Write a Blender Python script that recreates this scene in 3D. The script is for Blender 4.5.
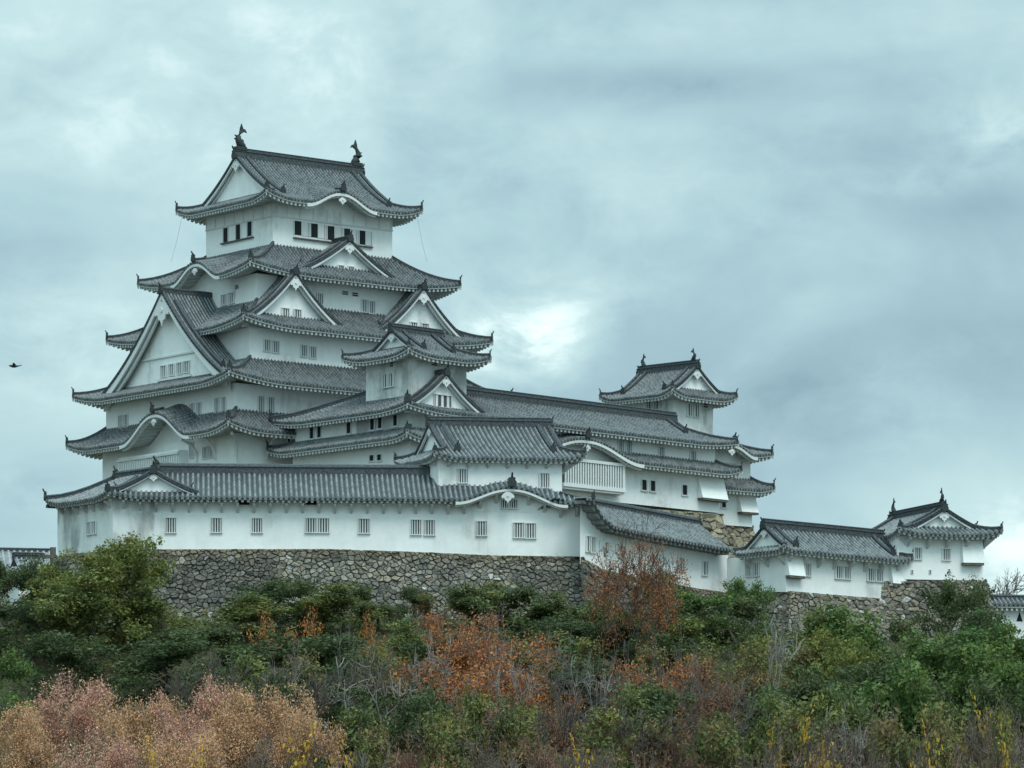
import bpy, math, random
from mathutils import Vector, Matrix, noise
R = math.radians
sc = bpy.context.scene
COL = sc.collection
for o in list(bpy.data.objects): bpy.data.objects.remove(o)
# ------------------------------------------------------------ camera
F, CX, HY, CZ = 4000.0, 512.0, 840.0, 14.0     # focal length in pixels, optical axis column, horizon row, eye height
cam = bpy.data.cameras.new('camera'); co = bpy.data.objects.new('camera', cam); COL.objects.link(co)
co.location = (0, 0, CZ); co.rotation_euler = (R(90), 0, 0)
cam.sensor_width = 36; cam.lens = F/1024*36; cam.shift_y = (HY-384)/1024
cam.clip_start = 1; cam.clip_end = 6000
sc.camera = co
sc.render.resolution_x, sc.render.resolution_y = 1024, 768
# ------------------------------------------------------------ sky, sun, exposure
SUN_EL, SUN_AZ = 56, 152      # the sun stands behind the camera, to the right, behind the cloud
W = bpy.data.worlds.new('World'); sc.world = W; W.use_nodes = True
def nn(nt, typ, **kw):
    n = nt.nodes.new(typ)
    for k, v in kw.items(): setattr(n, k, v)
    return n
def mth(nt, op, a, b=None, c=None, clamp=False):
    n = nt.nodes.new('ShaderNodeMath'); n.operation = op; n.use_clamp = clamp
    for i, v in enumerate((a, b, c)):
        if v is None: continue
        if isinstance(v, (int, float)): n.inputs[i].default_value = v
        else: nt.links.new(v, n.inputs[i])
    return n.outputs[0]
def ramp(nt, fac, stops, interp='LINEAR'):
    n = nt.nodes.new('ShaderNodeValToRGB'); n.color_ramp.interpolation = interp
    e = n.color_ramp.elements
    while len(e) < len(stops): e.new(0.5)
    for i, (p, c) in enumerate(stops):
        e[i].position = p; e[i].color = (c[0], c[1], c[2], 1) if not isinstance(c, (int, float)) else (c, c, c, 1)
    if fac is not None: nt.links.new(fac, n.inputs[0])
    return n.outputs[0]
def mix(nt, fac, a, b, mode='MIX'):
    n = nt.nodes.new('ShaderNodeMix'); n.data_type = 'RGBA'; n.blend_type = mode
    if isinstance(fac, (int, float)): n.inputs[0].default_value = fac
    else: nt.links.new(fac, n.inputs[0])
    for i, v in ((6, a), (7, b)):
        if isinstance(v, tuple): n.inputs[i].default_value = (v[0], v[1], v[2], 1)
        else: nt.links.new(v, n.inputs[i])
    return n.outputs[2]
def make_world():
    nt = W.node_tree; nt.nodes.clear()
    out = nn(nt, 'ShaderNodeOutputWorld')
    sky = nn(nt, 'ShaderNodeTexSky', sky_type='NISHITA'); sky.sun_disc = False
    sky.sun_elevation = R(SUN_EL); sky.sun_rotation = R(SUN_AZ)
    bg = nn(nt, 'ShaderNodeBackground'); bg.inputs[1].default_value = 0.08
    nt.links.new(sky.outputs[0], bg.inputs[0])
    tc = nn(nt, 'ShaderNodeTexCoord')
    sp = nn(nt, 'ShaderNodeSeparateXYZ'); nt.links.new(tc.outputs['Generated'], sp.inputs[0])
    x, y, z = sp.outputs
    # cloud sheet: flattened noise over the direction, stretched along the horizon
    mp = nn(nt, 'ShaderNodeMapping'); mp.inputs['Scale'].default_value = (1.0, .35, 1.55); mp.inputs['Location'].default_value = (.35, .1, .62)
    nt.links.new(tc.outputs['Generated'], mp.inputs[0])
    n1 = nn(nt, 'ShaderNodeTexNoise'); n1.inputs['Scale'].default_value = 9.5; n1.inputs['Detail'].default_value = 6; n1.inputs['Roughness'].default_value = .53; n1.inputs['Distortion'].default_value = .5
    nt.links.new(mp.outputs[0], n1.inputs[0])
    n2 = nn(nt, 'ShaderNodeTexNoise'); n2.inputs['Scale'].default_value = 42; n2.inputs['Detail'].default_value = 5; n2.inputs['Roughness'].default_value = .6; n2.inputs['Distortion'].default_value = .3
    nt.links.new(mp.outputs[0], n2.inputs[0])
    def spot(px, py, rx, ry):          # a thin place / thick place of the cloud sheet around one sky direction
        dx, dz = (px-CX)/F, (HY-py)/F
        l = math.sqrt(dx*dx+1+dz*dz)
        a = mth(nt, 'MULTIPLY', mth(nt, 'SUBTRACT', x, dx/l), F/rx)
        b = mth(nt, 'MULTIPLY', mth(nt, 'SUBTRACT', z, dz/l), F/ry)
        d = mth(nt, 'ADD', mth(nt, 'MULTIPLY', a, a), mth(nt, 'MULTIPLY', b, b))
        g = mth(nt, 'POWER', 2.718, mth(nt, 'MULTIPLY', d, -1.0))
        return mth(nt, 'MULTIPLY', g, mth(nt, 'GREATER_THAN', y, 0.0))
    v = mth(nt, 'ADD', mth(nt, 'MULTIPLY', n1.outputs[0], .77), mth(nt, 'MULTIPLY', n2.outputs[0], .23))
    for (px, py, rx, ry, s) in SPOTS:
        v = mth(nt, 'ADD', v, mth(nt, 'MULTIPLY', spot(px, py, rx, ry), mth(nt, 'MULTIPLY', mth(nt, 'MAXIMUM', mth(nt, 'SUBTRACT', n2.outputs[0], .28), 0.0), 4.2*s)))
    col = ramp(nt, v, [(.25, (.20, .31, .365)), (.40, (.265, .40, .45)), (.53, (.335, .49, .52)), (.68, (.425, .585, .60)), (.92, (.70, .83, .815))])
    # an overcast sky is brighter overhead and towards the hidden sun behind the camera
    up = mth(nt, 'MULTIPLY', mth(nt, 'MAXIMUM', mth(nt, 'SUBTRACT', z, .22), 0.0), 2.5)
    bk = mth(nt, 'MULTIPLY', mth(nt, 'MAXIMUM', mth(nt, 'MULTIPLY', y, -1.0), 0.0), .55)
    gain = mth(nt, 'ADD', mth(nt, 'ADD', up, bk), 1.0)
    em = nn(nt, 'ShaderNodeBackground'); nt.links.new(col, em.inputs[0]); nt.links.new(gain, em.inputs[1])
    mx = nn(nt, 'ShaderNodeMixShader'); mx.inputs[0].default_value = .93
    nt.links.new(bg.outputs[0], mx.inputs[1]); nt.links.new(em.outputs[0], mx.inputs[2])
    nt.links.new(mx.outputs[0], out.inputs[0])
# bright gaps and dark banks of the cloud sheet: pixel direction, radii, strength
SPOTS = [(525, 345, 60, 38, .5), (560, 300, 110, 40, .16), (1000, 130, 60, 36, .19), (915, 185, 70, 20, .14), (820, 305, 110, 16, .05), (330, 70, 330, 90, .07), (120, 140, 200, 70, .06), (620, 210, 200, 50, .04),
         (640, 88, 150, 26, -.20), (960, 200, 90, 30, -.12), (800, 410, 230, 75, -.17), (980, 330, 120, 60, -.08), (620, 290, 160, 50, -.05), (60, 340, 120, 60, .14), (1000, 545, 70, 40, .26),
         (20, 500, 110, 60, -.16), (90, 200, 100, 40, -.05), (60, 245, 60, 14, -.08)]
make_world()
sl = bpy.data.lights.new('sun', 'SUN'); so = bpy.data.objects.new('sun', sl); COL.objects.link(so)
sl.energy = 1.3; sl.angle = R(25); sl.color = (1.0, .985, .94)
so.rotation_euler = (R(90-SUN_EL), 0, R(180-SUN_AZ)); so.location = (0, -50, 120)
sc.view_settings.view_transform = 'Standard'; sc.view_settings.look = 'None'
sc.view_settings.exposure = 0.50; sc.view_settings.gamma = 1.0
sc.render.engine = 'CYCLES'

# ------------------------------------------------------------ materials
def pmat(name, rough=.9, spec=.2):
    m = bpy.data.materials.new(name); m.use_nodes = True
    nt = m.node_tree; b = nt.nodes['Principled BSDF']
    b.inputs['Roughness'].default_value = rough
    b.inputs['Specular IOR Level'].default_value = spec
    return m, nt, b
def tex_noise(nt, scale, detail=4, rough=.55, vec=None, dist=0.0):
    n = nn(nt, 'ShaderNodeTexNoise'); n.inputs['Scale'].default_value = scale; n.inputs['Detail'].default_value = detail
    n.inputs['Roughness'].default_value = rough; n.inputs['Distortion'].default_value = dist
    if vec is None:
        vec = nn(nt, 'ShaderNodeNewGeometry').outputs['Position']
    nt.links.new(vec, n.inputs['Vector']); return n.outputs[0]
def scaled(nt, s):
    g = nn(nt, 'ShaderNodeNewGeometry'); m = nn(nt, 'ShaderNodeMapping'); m.inputs['Scale'].default_value = s
    nt.links.new(g.outputs['Position'], m.inputs[0]); return m.outputs[0]
def mat_plaster(name, base, dirt=.35, th=.62):
    m, nt, b = pmat(name, .92, .15)
    st = tex_noise(nt, 1.0, 5, .6, scaled(nt, (.9, .9, .16)))          # run-off streaks
    bl = tex_noise(nt, .16, 5, .62)                                       # broad blotches
    fi = tex_noise(nt, 2.2, 4, .6)
    k = mth(nt, 'ADD', mth(nt, 'MULTIPLY', st, .3), mth(nt, 'MULTIPLY', bl, .7))
    f = ramp(nt, k, [(th-.14, 0), (th-.02, .25), (th+.05, .85), (th+.12, 1)])
    c = mix(nt, mth(nt, 'MULTIPLY', f, dirt), base, (.22, .23, .215))
    c = mix(nt, mth(nt, 'MULTIPLY', ramp(nt, fi, [(.35, 1), (.6, 0)]), .10), c, (.45, .47, .46))
    nt.links.new(c, b.inputs['Base Color'])
    bp = nn(nt, 'ShaderNodeBump'); bp.inputs['Strength'].default_value = .15; bp.inputs['Distance'].default_value = .05
    nt.links.new(fi, bp.inputs['Height']); nt.links.new(bp.outputs[0], b.inputs['Normal'])
    return m
def mat_tile(name, light=.42, dark=(.058, .067, .071), joint=.30, ribc=(.23, .25, .25)):
    m, nt, b = pmat(name, .62, .3)
    uv = nn(nt, 'ShaderNodeUVMap'); uv.uv_map = 'UVMap'
    sp = nn(nt, 'ShaderNodeSeparateXYZ'); nt.links.new(uv.outputs[0], sp.inputs[0])
    u, v = sp.outputs[0], sp.outputs[1]
    wc = nn(nt, 'ShaderNodeTexWhiteNoise', noise_dimensions='1D'); nt.links.new(mth(nt, 'FLOOR', u), wc.inputs['W'])
    v = mth(nt, 'ADD', v, mth(nt, 'MULTIPLY', wc.outputs[0], joint))
    fu = mth(nt, 'FRACT', u); fv = mth(nt, 'FRACT', mth(nt, 'DIVIDE', v, joint))
    onrib = mth(nt, 'LESS_THAN', mth(nt, 'ABSOLUTE', mth(nt, 'SUBTRACT', fu, .5)), .26)
    jt = mth(nt, 'LESS_THAN', fv, .24)
    cb = nn(nt, 'ShaderNodeCombineXYZ'); nt.links.new(mth(nt, 'FLOOR', u), cb.inputs[0])
    nt.links.new(mth(nt, 'FLOOR', mth(nt, 'DIVIDE', v, joint)), cb.inputs[1])
    wn = nn(nt, 'ShaderNodeTexWhiteNoise', noise_dimensions='2D'); nt.links.new(cb.outputs[0], wn.inputs['Vector'])
    big = tex_noise(nt, .35, 5, .6)
    wear = ramp(nt, big, [(.32, .35), (.62, 1.0)])
    base = mix(nt, wn.outputs[0], dark, tuple(c*1.7 for c in dark))
    base = mix(nt, mth(nt, 'MULTIPLY', onrib, mth(nt, 'MULTIPLY_ADD', wn.outputs[0], .5, .35)), base, ribc)
    pl = mth(nt, 'MULTIPLY', mth(nt, 'MULTIPLY', jt, onrib), mth(nt, 'MULTIPLY', wear, mth(nt, 'MULTIPLY_ADD', wn.outputs[0], .5, .5)))
    c = mix(nt, pl, base, (light, light*1.02, light))
    moss = ramp(nt, tex_noise(nt, .9, 6, .7), [(.58, 0), (.72, 1)])
    c = mix(nt, mth(nt, 'MULTIPLY', moss, .45), c, (.045, .052, .045))
    nt.links.new(c, b.inputs['Base Color'])
    return m
def mat_plain(name, col, rough=.8, var=.35, scale=3.0):
    m, nt, b = pmat(name, rough, .25)
    f = tex_noise(nt, scale, 5, .6)
    c = mix(nt, ramp(nt, f, [(.3, 0), (.7, 1)]), tuple(x*(1-var) for x in col), tuple(min(1, x*(1+var)) for x in col))
    nt.links.new(c, b.inputs['Base Color']); return m
def mat_attr(name, rough=.9, spec=.15, trans=0.0, ns=6.0, amp=.5, bump=0.0):
    m, nt, b = pmat(name, rough, spec)
    a = nn(nt, 'ShaderNodeVertexColor'); a.layer_name = 'Col'
    f = tex_noise(nt, ns, 5, .65)
    c = mix(nt, 1.0, a.outputs[0], ramp(nt, f, [(.25, 1-amp), (.75, 1+amp)]), 'MULTIPLY')
    nt.links.new(c, b.inputs['Base Color'])
    if bump:
        bp = nn(nt, 'ShaderNodeBump'); bp.inputs['Strength'].default_value = bump; bp.inputs['Distance'].default_value = .12
        nt.links.new(f, bp.inputs['Height']); nt.links.new(bp.outputs[0], b.inputs['Normal'])
    if trans:
        tr = nn(nt, 'ShaderNodeBsdfTranslucent'); nt.links.new(c, tr.inputs[0])
        mx = nn(nt, 'ShaderNodeMixShader'); mx.inputs[0].default_value = trans
        o = [n for n in nt.nodes if n.type == 'OUTPUT_MATERIAL'][0]
        nt.links.new(b.outputs[0], mx.inputs[1]); nt.links.new(tr.outputs[0], mx.inputs[2]); nt.links.new(mx.outputs[0], o.inputs[0])
    return m
M = dict(
    plaster=mat_plaster('white plaster', (.82, .83, .81), .52, .582),
    plaster_old=mat_plaster('weathered white plaster', (.76, .77, .75), .85, .53),
    trim=mat_plaster('white plaster trim', (.66, .675, .66), .4, .58),
    tile=mat_tile('grey roof tile', .27, (.026, .032, .035)), tile_net=mat_tile('grey roof tile with plaster joints', .26, (.030, .037, .040), .36, (.165, .18, .185)),
    eave=mat_plaster('shade-darkened eave plaster', (.56, .575, .56), .5, .57),  # white plaster toned darker, the shade under the eaves put into its colour
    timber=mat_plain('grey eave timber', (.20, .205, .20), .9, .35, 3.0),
    tile_pale=mat_tile('pale plastered roof tile', .42, (.13, .145, .15), .34, (.33, .35, .35)),
    ridge=mat_plain('ridge tile', (.055, .064, .068), .65, .7, 7.0),
    ornament=mat_plain('dark tile ornament', (.032, .038, .04), .6, .3, 4.0),
    dark=mat_plain('dark opening', (.018, .022, .024), .9, .2, 2.0),
    shade=mat_plain('window recess', (.07, .08, .08), .9, .2, 1.0),
    wood=mat_plain('weathered timber', (.11, .10, .085), .85, .4, 4.0),
    stone=mat_attr('castle stone', .92, .15, 0, 5.5, .6, .9),
    gap=mat_plain('stone joint', (.05, .047, .038), .95, .4, 2.0),
    leaf=mat_attr('leaf', .65, .25, .25, 1.2, .25), bark=mat_attr('bark', .9, .1, 0, 9.0, .4),
)
# ------------------------------------------------------------ mesh helper
class MB:
    def __init__(s): s.v, s.f, s.uv, s.c = [], [], [], []
    def poly(s, pts, uv=None, col=None):
        i = len(s.v); s.v.extend([tuple(p) for p in pts]); s.f.append(tuple(range(i, i+len(pts))))
        s.uv.append(uv); s.c.append(col)
    def quadgrid(s, rows, uvs=None):          # rows: list of equally long point lists
        i = len(s.v); n = len(rows[0])
        for r in rows: s.v.extend([tuple(p) for p in r])
        for a in range(len(rows)-1):
            for b in range(n-1):
                q = (i+a*n+b, i+(a+1)*n+b, i+(a+1)*n+b+1, i+a*n+b+1)
                s.f.append(q); s.c.append(None)
                s.uv.append([uvs[a][b], uvs[a+1][b], uvs[a+1][b+1], uvs[a][b+1]] if uvs else None)
    def prism(s, bottom, top):
        n = len(bottom)
        for k in range(n):
            s.poly([bottom[k], bottom[(k+1) % n], top[(k+1) % n], top[k]])
        s.poly(list(reversed(bottom))); s.poly(top)
    def box(s, p, ux, uy, sx, sy, sz, z0=0):      # base centre p, horizontal axes ux / uy (2D), sizes
        def q(a, b, z): return (p[0]+ux[0]*a+uy[0]*b, p[1]+ux[1]*a+uy[1]*b, p[2]+z)
        hx, hy = sx/2, sy/2
        lo = [q(-hx, -hy, z0), q(hx, -hy, z0), q(hx, hy, z0), q(-hx, hy, z0)]
        s.prism(lo, [(x, y, z+sz) for x, y, z in lo])
    def tube(s, pts, rad, n=6, cap=True, col=None):
        pts = [Vector(p) for p in pts]; rings = []
        for k, p in enumerate(pts):
            d = (pts[min(k+1, len(pts)-1)]-pts[max(k-1, 0)])
            d = d.normalized() if d.length > 1e-6 else Vector((0, 0, 1))
            a = d.cross(Vector((0, 0, 1)) if abs(d.z) < .9 else Vector((1, 0, 0))).normalized(); b = d.cross(a)
            r = rad[k] if isinstance(rad, (list, tuple)) else rad
            rings.append([p+a*(r*math.cos(2*math.pi*j/n))+b*(r*math.sin(2*math.pi*j/n)) for j in range(n)])
        i = len(s.v)
        for rr in rings: s.v.extend([tuple(q) for q in rr])
        for k in range(len(rings)-1):
            for j in range(n):
                s.f.append((i+k*n+j, i+k*n+(j+1) % n, i+(k+1)*n+(j+1) % n, i+(k+1)*n+j)); s.uv.append(None); s.c.append(col)
        if cap:
            s.f.append(tuple(i+j for j in range(n))[::-1]); s.uv.append(None); s.c.append(col)
            e = i+(len(rings)-1)*n
            s.f.append(tuple(e+j for j in range(n))); s.uv.append(None); s.c.append(col)
    def sweep(s, pts, w, h, sink=.1):             # ridge moulding along a path, upright section with a rounded top
        pts = [Vector(p) for p in pts]; rows = []
        for k, p in enumerate(pts):
            d = (pts[min(k+1, len(pts)-1)]-pts[max(k-1, 0)]); a = Vector((d.y, -d.x, 0)); a.normalize()
            sec = [(-w/2, -sink), (-w/2, h*.62), (-w*.62, h*.64), (-w*.62, h*.72), (-w*.34, h*.76), (-w*.22, h*.97), (0, h*1.06), (w*.22, h*.97), (w*.34, h*.76), (w*.62, h*.72), (w*.62, h*.64), (w/2, h*.62), (w/2, -sink)]
            rows.append([p+a*x+Vector((0, 0, z)) for x, z in sec])
        s.quadgrid(rows); s.poly(rows[0]); s.poly(list(reversed(rows[-1])))
    def mesh(s, name, mat, tf=None, smooth=False):
        me = bpy.data.meshes.new(name)
        vs = [tf(v) for v in s.v] if tf else s.v
        me.from_pydata(vs, [], s.f); me.materials.append(mat)
        if any(u is not None for u in s.uv):
            l = me.uv_layers.new(name='UVMap'); k = 0
            for f, u in zip(s.f, s.uv):
                for j in range(len(f)):
                    if u is not None: l.data[k].uv = u[j]
                    k += 1
        if any(c is not None for c in s.c):
            l = me.color_attributes.new('Col', 'FLOAT_COLOR', 'CORNER'); k = 0
            for f, c in zip(s.f, s.c):
                for j in range(len(f)):
                    cc = c or (.1, .1, .1)
                    l.data[k].color = (cc[0], cc[1], cc[2], 1); k += 1
        if smooth:
            for p in me.polygons: p.use_smooth = True
        me.update(); return me
def new(name, data, parent=None):
    o = bpy.data.objects.new(name, data); COL.objects.link(o)
    if parent: o.parent = parent
    return o
def tag(o, label=None, cat=None, group=None, kind=None):
    if label: o['label'] = label
    if cat: o['category'] = cat
    if group: o['group'] = group
    if kind: o['kind'] = kind
    return o
def pt(px, py, Y): return Vector(((px-CX)/F*Y, Y, CZ+(HY-py)/F*Y))
# ------------------------------------------------------------ castle building kit
class Fr:                                   # an upright face frame: origin, direction along the eave, inward normal
    def __init__(s, o, u, n, L): s.o, s.u, s.n, s.L = o, u, n, L
    def P(s, a, t, z): return Vector((s.o[0]+s.u[0]*a+s.n[0]*t, s.o[1]+s.u[1]*a+s.n[1]*t, z))
def frames(x0, x1, y0, y1):
    return dict(front=Fr((x0, y0), (1, 0), (0, 1), x1-x0), right=Fr((x1, y0), (0, 1), (-1, 0), y1-y0),
                back=Fr((x1, y1), (-1, 0), (0, -1), x1-x0), left=Fr((x0, y1), (0, -1), (1, 0), y1-y0))
class Bld:
    def __init__(s, name, label, cat, px, Y, theta, zb, group=None):
        s.root = tag(new(name, None), label, cat, group); s.root.empty_display_size = 2
        s.o = Vector(((px-CX)/F*Y, Y)); t = R(theta); s.c, s.s = math.cos(t), math.sin(t)
        s.zb = zb; s.kx = s.ky = 0.0
        s.root.location = (s.o.x, s.o.y, zb); s.root.rotation_euler = (0, 0, t)
    def tf(s, v): return (v[0], v[1], v[2]-s.zb+s.kx*v[0]+s.ky*v[1])
    def W(s, x, y): return s.o.x+x*s.c-y*s.s, s.o.y+x*s.s+y*s.c
    def sx(s, px, y=0.0):                    # local x of the point on row y seen in column px
        k = (px-CX)/F
        return (k*(s.o.y+y*s.c)-s.o.x+y*s.s)/(s.c-k*s.s)
    def sy(s, px, x=0.0):
        k = (px-CX)/F
        return (k*(s.o.y+x*s.s)-s.o.x-x*s.c)/(-s.s-k*s.c)
    def z(s, py, x, y): return CZ+(HY-py)/F*s.W(x, y)[1]-s.kx*x-s.ky*y
    def eave3(s, N, L, Rr):                  # origin is the near eave corner: lengths and slight tilt from the three tips
        zn = CZ+(HY-N[1])/F*s.o.y
        if Rr: s.Lx = s.sx(Rr[0]); s.kx = (CZ+(HY-Rr[1])/F*s.W(s.Lx, 0)[1]-zn)/s.Lx
        if L: s.Ly = s.sy(L[0]); s.ky = (CZ+(HY-L[1])/F*s.W(0, s.Ly)[1]-zn)/s.Ly
        return zn
    def hit(s, fr, px, py):                  # (distance along the face, height) of a spot on an upright face
        ox, oy = s.W(*fr.o); ux = fr.u[0]*s.c-fr.u[1]*s.s; uy = fr.u[0]*s.s+fr.u[1]*s.c
        dx = (px-CX)/F; k = (ox*uy-oy*ux)/(dx*uy-ux)
        a = (dx*k-ox)*ux+(k-oy)*uy; q = fr.P(a, 0, 0)
        return a, CZ+(HY-py)/F*k-s.kx*q.x-s.ky*q.y
    def part(s, name, mb, mat, parent=None, label=None, smooth=False):
        o = new(name, mb.mesh(name, M[mat] if isinstance(mat, str) else mat, s.tf, smooth), parent or s.root)
        if label: o['label'] = label
        return o
RIB = .42
PH = ((0, 0), (.26, 0), (.33, .085), (.43, .125), (.57, .125), (.67, .085), (.74, 0))
def tiles(mb, fr, zf, tm, s0, s1, nt=7, rib=None, edge=.17):
    rib = rib or RIB
    n = max(1, round((s1-s0)/rib)); dr = (s1-s0)/n; prev = None
    cols = [(s0+(i+p)*dr, i+p, h) for i in range(n) for p, h in PH]+[(s1, n, 0)]
    rows, uvs = [], []
    def flush():
        if len(rows) > 1: mb.quadgrid(list(rows), list(uvs))
        rows.clear(); uvs.clear()
    for a, u, h in cols:
        T = tm(a)
        if T < .04: flush(); continue
        rows.append([fr.P(a, .03, zf(a, 0)-edge)]+[fr.P(a, T*k/nt, zf(a, T*k/nt)+h) for k in range(nt+1)])
        uvs.append([(u, -edge)]+[(u, T*k/nt) for k in range(nt+1)])
    flush()
def soffit(mb, fr, zf, ov, s0, s1, mitre=True, rise=.16, sp=.46, brackets=0, fh=.12, rl=.25):
    n = max(1, round((s1-s0)/sp)); d = (s1-s0)/n; rows = []
    for i in range(n):
        for p, low in ((.02, 1), (.42, 1), (.46, 0), (.98, 0)):
            a = s0+(i+p)*d; T = ov
            if mitre: T = min(ov, a-s0, s1-a)
            T = max(T, .1); z = zf(a, 0); f = z-.155-fh; b = f-rl if low else f+.06
            rows.append([fr.P(a, min(.09, T), z-.155), fr.P(a, min(.09, T), f), fr.P(a, min(.2, T), f-.002), fr.P(a, min(.21, T), b), fr.P(a, T, b+rise*T)])
    mb.quadgrid(rows)
    if brackets:
        m = max(1, int((s1-s0-2*ov)/brackets)); dd = (s1-s0-2*ov)/m
        for i in range(m+1):
            a = s0+ov+i*dd; z = zf(a, 0)-.5
            w = .10
            lo = [fr.P(a-w, ov*.35, z-.02), fr.P(a-w, ov+.05, z-.72), fr.P(a-w, ov+.05, z+.1), fr.P(a-w, ov*.35, z+.1)]
            mb.prism(lo, [p+Vector((fr.u[0]*2*w, fr.u[1]*2*w, 0)) for p in lo])
def oni(mb, p, d, k=1.0):                         # ridge-end tile: a crested plate with a horn, facing d
    d = Vector((d[0], d[1], 0)).normalized(); a = Vector((d.y, -d.x, 0)); p = Vector(p)
    out = [(-.34, -.12), (-.38, .22), (-.26, .46), (-.30, .62), (-.10, .66), (0, .80), (.10, .66), (.30, .62), (.26, .46), (.38, .22), (.34, -.12)]
    bk = [p+a*(x*k)+Vector((0, 0, z*k)) for x, z in out]
    mb.prism(bk, [q+d*(.2*k) for q in bk])
    q = p+Vector((0, 0, .62*k))
    mb.tube([q, q+d*.22*k+Vector((0, 0, .18*k)), q+d*.34*k+Vector((0, 0, .42*k))], [.11*k, .09*k, .07*k], 6)
def shachi(mb, p, din, k=1.0):                     # tiger-fish ridge finial: head down on the ridge, tail fan in the air
    d = Vector((din[0], din[1], 0)).normalized(); a = Vector((d.y, -d.x, 0)); p = Vector(p); Z = Vector((0, 0, 1))
    path = [(.42, .10, .16), (.22, .22, .30), (-.05, .42, .33), (-.20, .72, .27), (-.18, 1.02, .20), (-.02, 1.30, .14), (.18, 1.52, .09), (.30, 1.66, .05)]
    mb.tube([p+d*(x*k)+Z*(z*k) for x, z, r in path], [r*k for x, z, r in path], 8)
    for fan in ([(.02, 1.22), (.38, 1.42), (.62, 1.36), (.46, 1.62), (.30, 1.66)], [(.02, 1.22), (.24, 1.70), (.10, 2.08), (-.04, 1.72), (-.10, 1.35)]):
        q = [p+d*(x*k)+Z*(z*k)-a*.05*k for x, z in fan]; mb.prism(q, [v+a*.10*k for v in q])
    for fan in ([(-.28, .55), (-.62, .80), (-.40, .92), (-.58, 1.10), (-.24, 1.05)], [(.05, .5), (.34, .62), (.2, .8), (-.02, .78)]):
        q = [p+d*(x*k)+Z*(z*k)-a*.06*k for x, z in fan]; mb.prism(q, [v+a*.12*k for v in q])
    mb.box(p-Z*.12*k, (d.x, d.y), (a.x, a.y), .95*k, .55*k, .28*k)
def hafu(b, curve, out, parent, zbase, bh=.55, inset=.75, pend=1.0, name='gable', style=1, pane=True):
    """gable end below a roof verge: curve runs along the verge from one foot over the peak to the other foot"""
    o = Vector((out[0], out[1], 0)).normalized(); n = len(curve); Z = Vector((0, 0, 1))
    mb = MB(); rows = []
    for p in curve:
        rows.append([p-o*inset-Z*.1, Vector((p.x, p.y, min(zbase, p.z-.15)))-o*inset])
    mb.quadgrid(rows)
    g = b.part(name, mb, 'plaster', parent)
    mb = MB()
    for (off, top, hh, th) in ((0.02, .10, bh*.66, .2), (.34, .10+bh*.42, bh*.66, .2)):
        rows = []
        for i, p in enumerate(curve):
            f = abs(i/(n-1)-.5)*2; h2 = hh*(.85+.35*f*f)
            t = p-o*off-Z*(top*.9 if off else top); q = t-Z*h2
            rows.append([t-o*th, t, q, q-o*th])
        mb.quadgrid(rows); mb.poly(rows[0]); mb.poly(rows[-1])
    b.part('bargeboard', mb, 'trim', g)
    if pend:
        k = pend; i = max(range(n), key=lambda j: curve[j].z); p = curve[i]-Z*(bh*1.2+.1)-o*.02
        a = Vector((o.y, -o.x, 0))
        shp = [(-.16, .25), (-.46, .05), (-.72, -.22), (-.62, -.46), (-.40, -.40), (-.30, -.66), (-.12, -.72), (0, -1.0), (.12, -.72), (.30, -.66), (.40, -.40), (.62, -.46), (.72, -.22), (.46, .05), (.16, .25)]
        bk = [p+a*(x*k)+Z*(z*k)-o*.12 for x, z in shp]
        mb = MB(); mb.prism(bk, [v+o*.14 for v in bk])
        mb.tube([p-Z*.18*k, p-Z*.18*k+o*.1], .13*k, 8)
        b.part('pendant', mb, 'trim', g)
    return g
def verge(b, curve, out, roof, w=.30, h=.24):
    mb = MB(); n = len(curve); i = max(range(n), key=lambda j: curve[j].z)
    o = Vector((out[0], out[1], 0)).normalized()
    mb.sweep([p-o*.14 for p in curve], w, h, .16)
    for k in range(1, n-1):                      # row of round end tiles along the verge
        for f in (0, .33, .66):
            p = curve[k].lerp(curve[k+1], f) if k+1 < n else curve[k]
            mb.tube([p-o*.1+Vector((0, 0, .0)), p+o*.08], .10, 6)
    b.part('verge', mb, 'ridge', roof)
def walls(b, x0, x1, y0, y1, z0, z1, mat='plaster', z0b=None, label=None):
    mb = MB(); c = [(x0, y0), (x1, y0), (x1, y1), (x0, y1)]
    for i in range(4):
        p, q = c[i], c[(i+1) % 4]
        mb.poly([(p[0], p[1], z0), (q[0], q[1], z0), (q[0], q[1], z1), (p[0], p[1], z1)])
    return b.part('wall', mb, mat, None, label)
def bumpf(bumps):
    def f(a):
        v = 0.0
        for (c, w, h) in bumps:
            x = abs(a-c)/w
            if x < 1: v = max(v, h*(.5+.5*math.cos(math.pi*x**1.12)))
        return v
    return f
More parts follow.
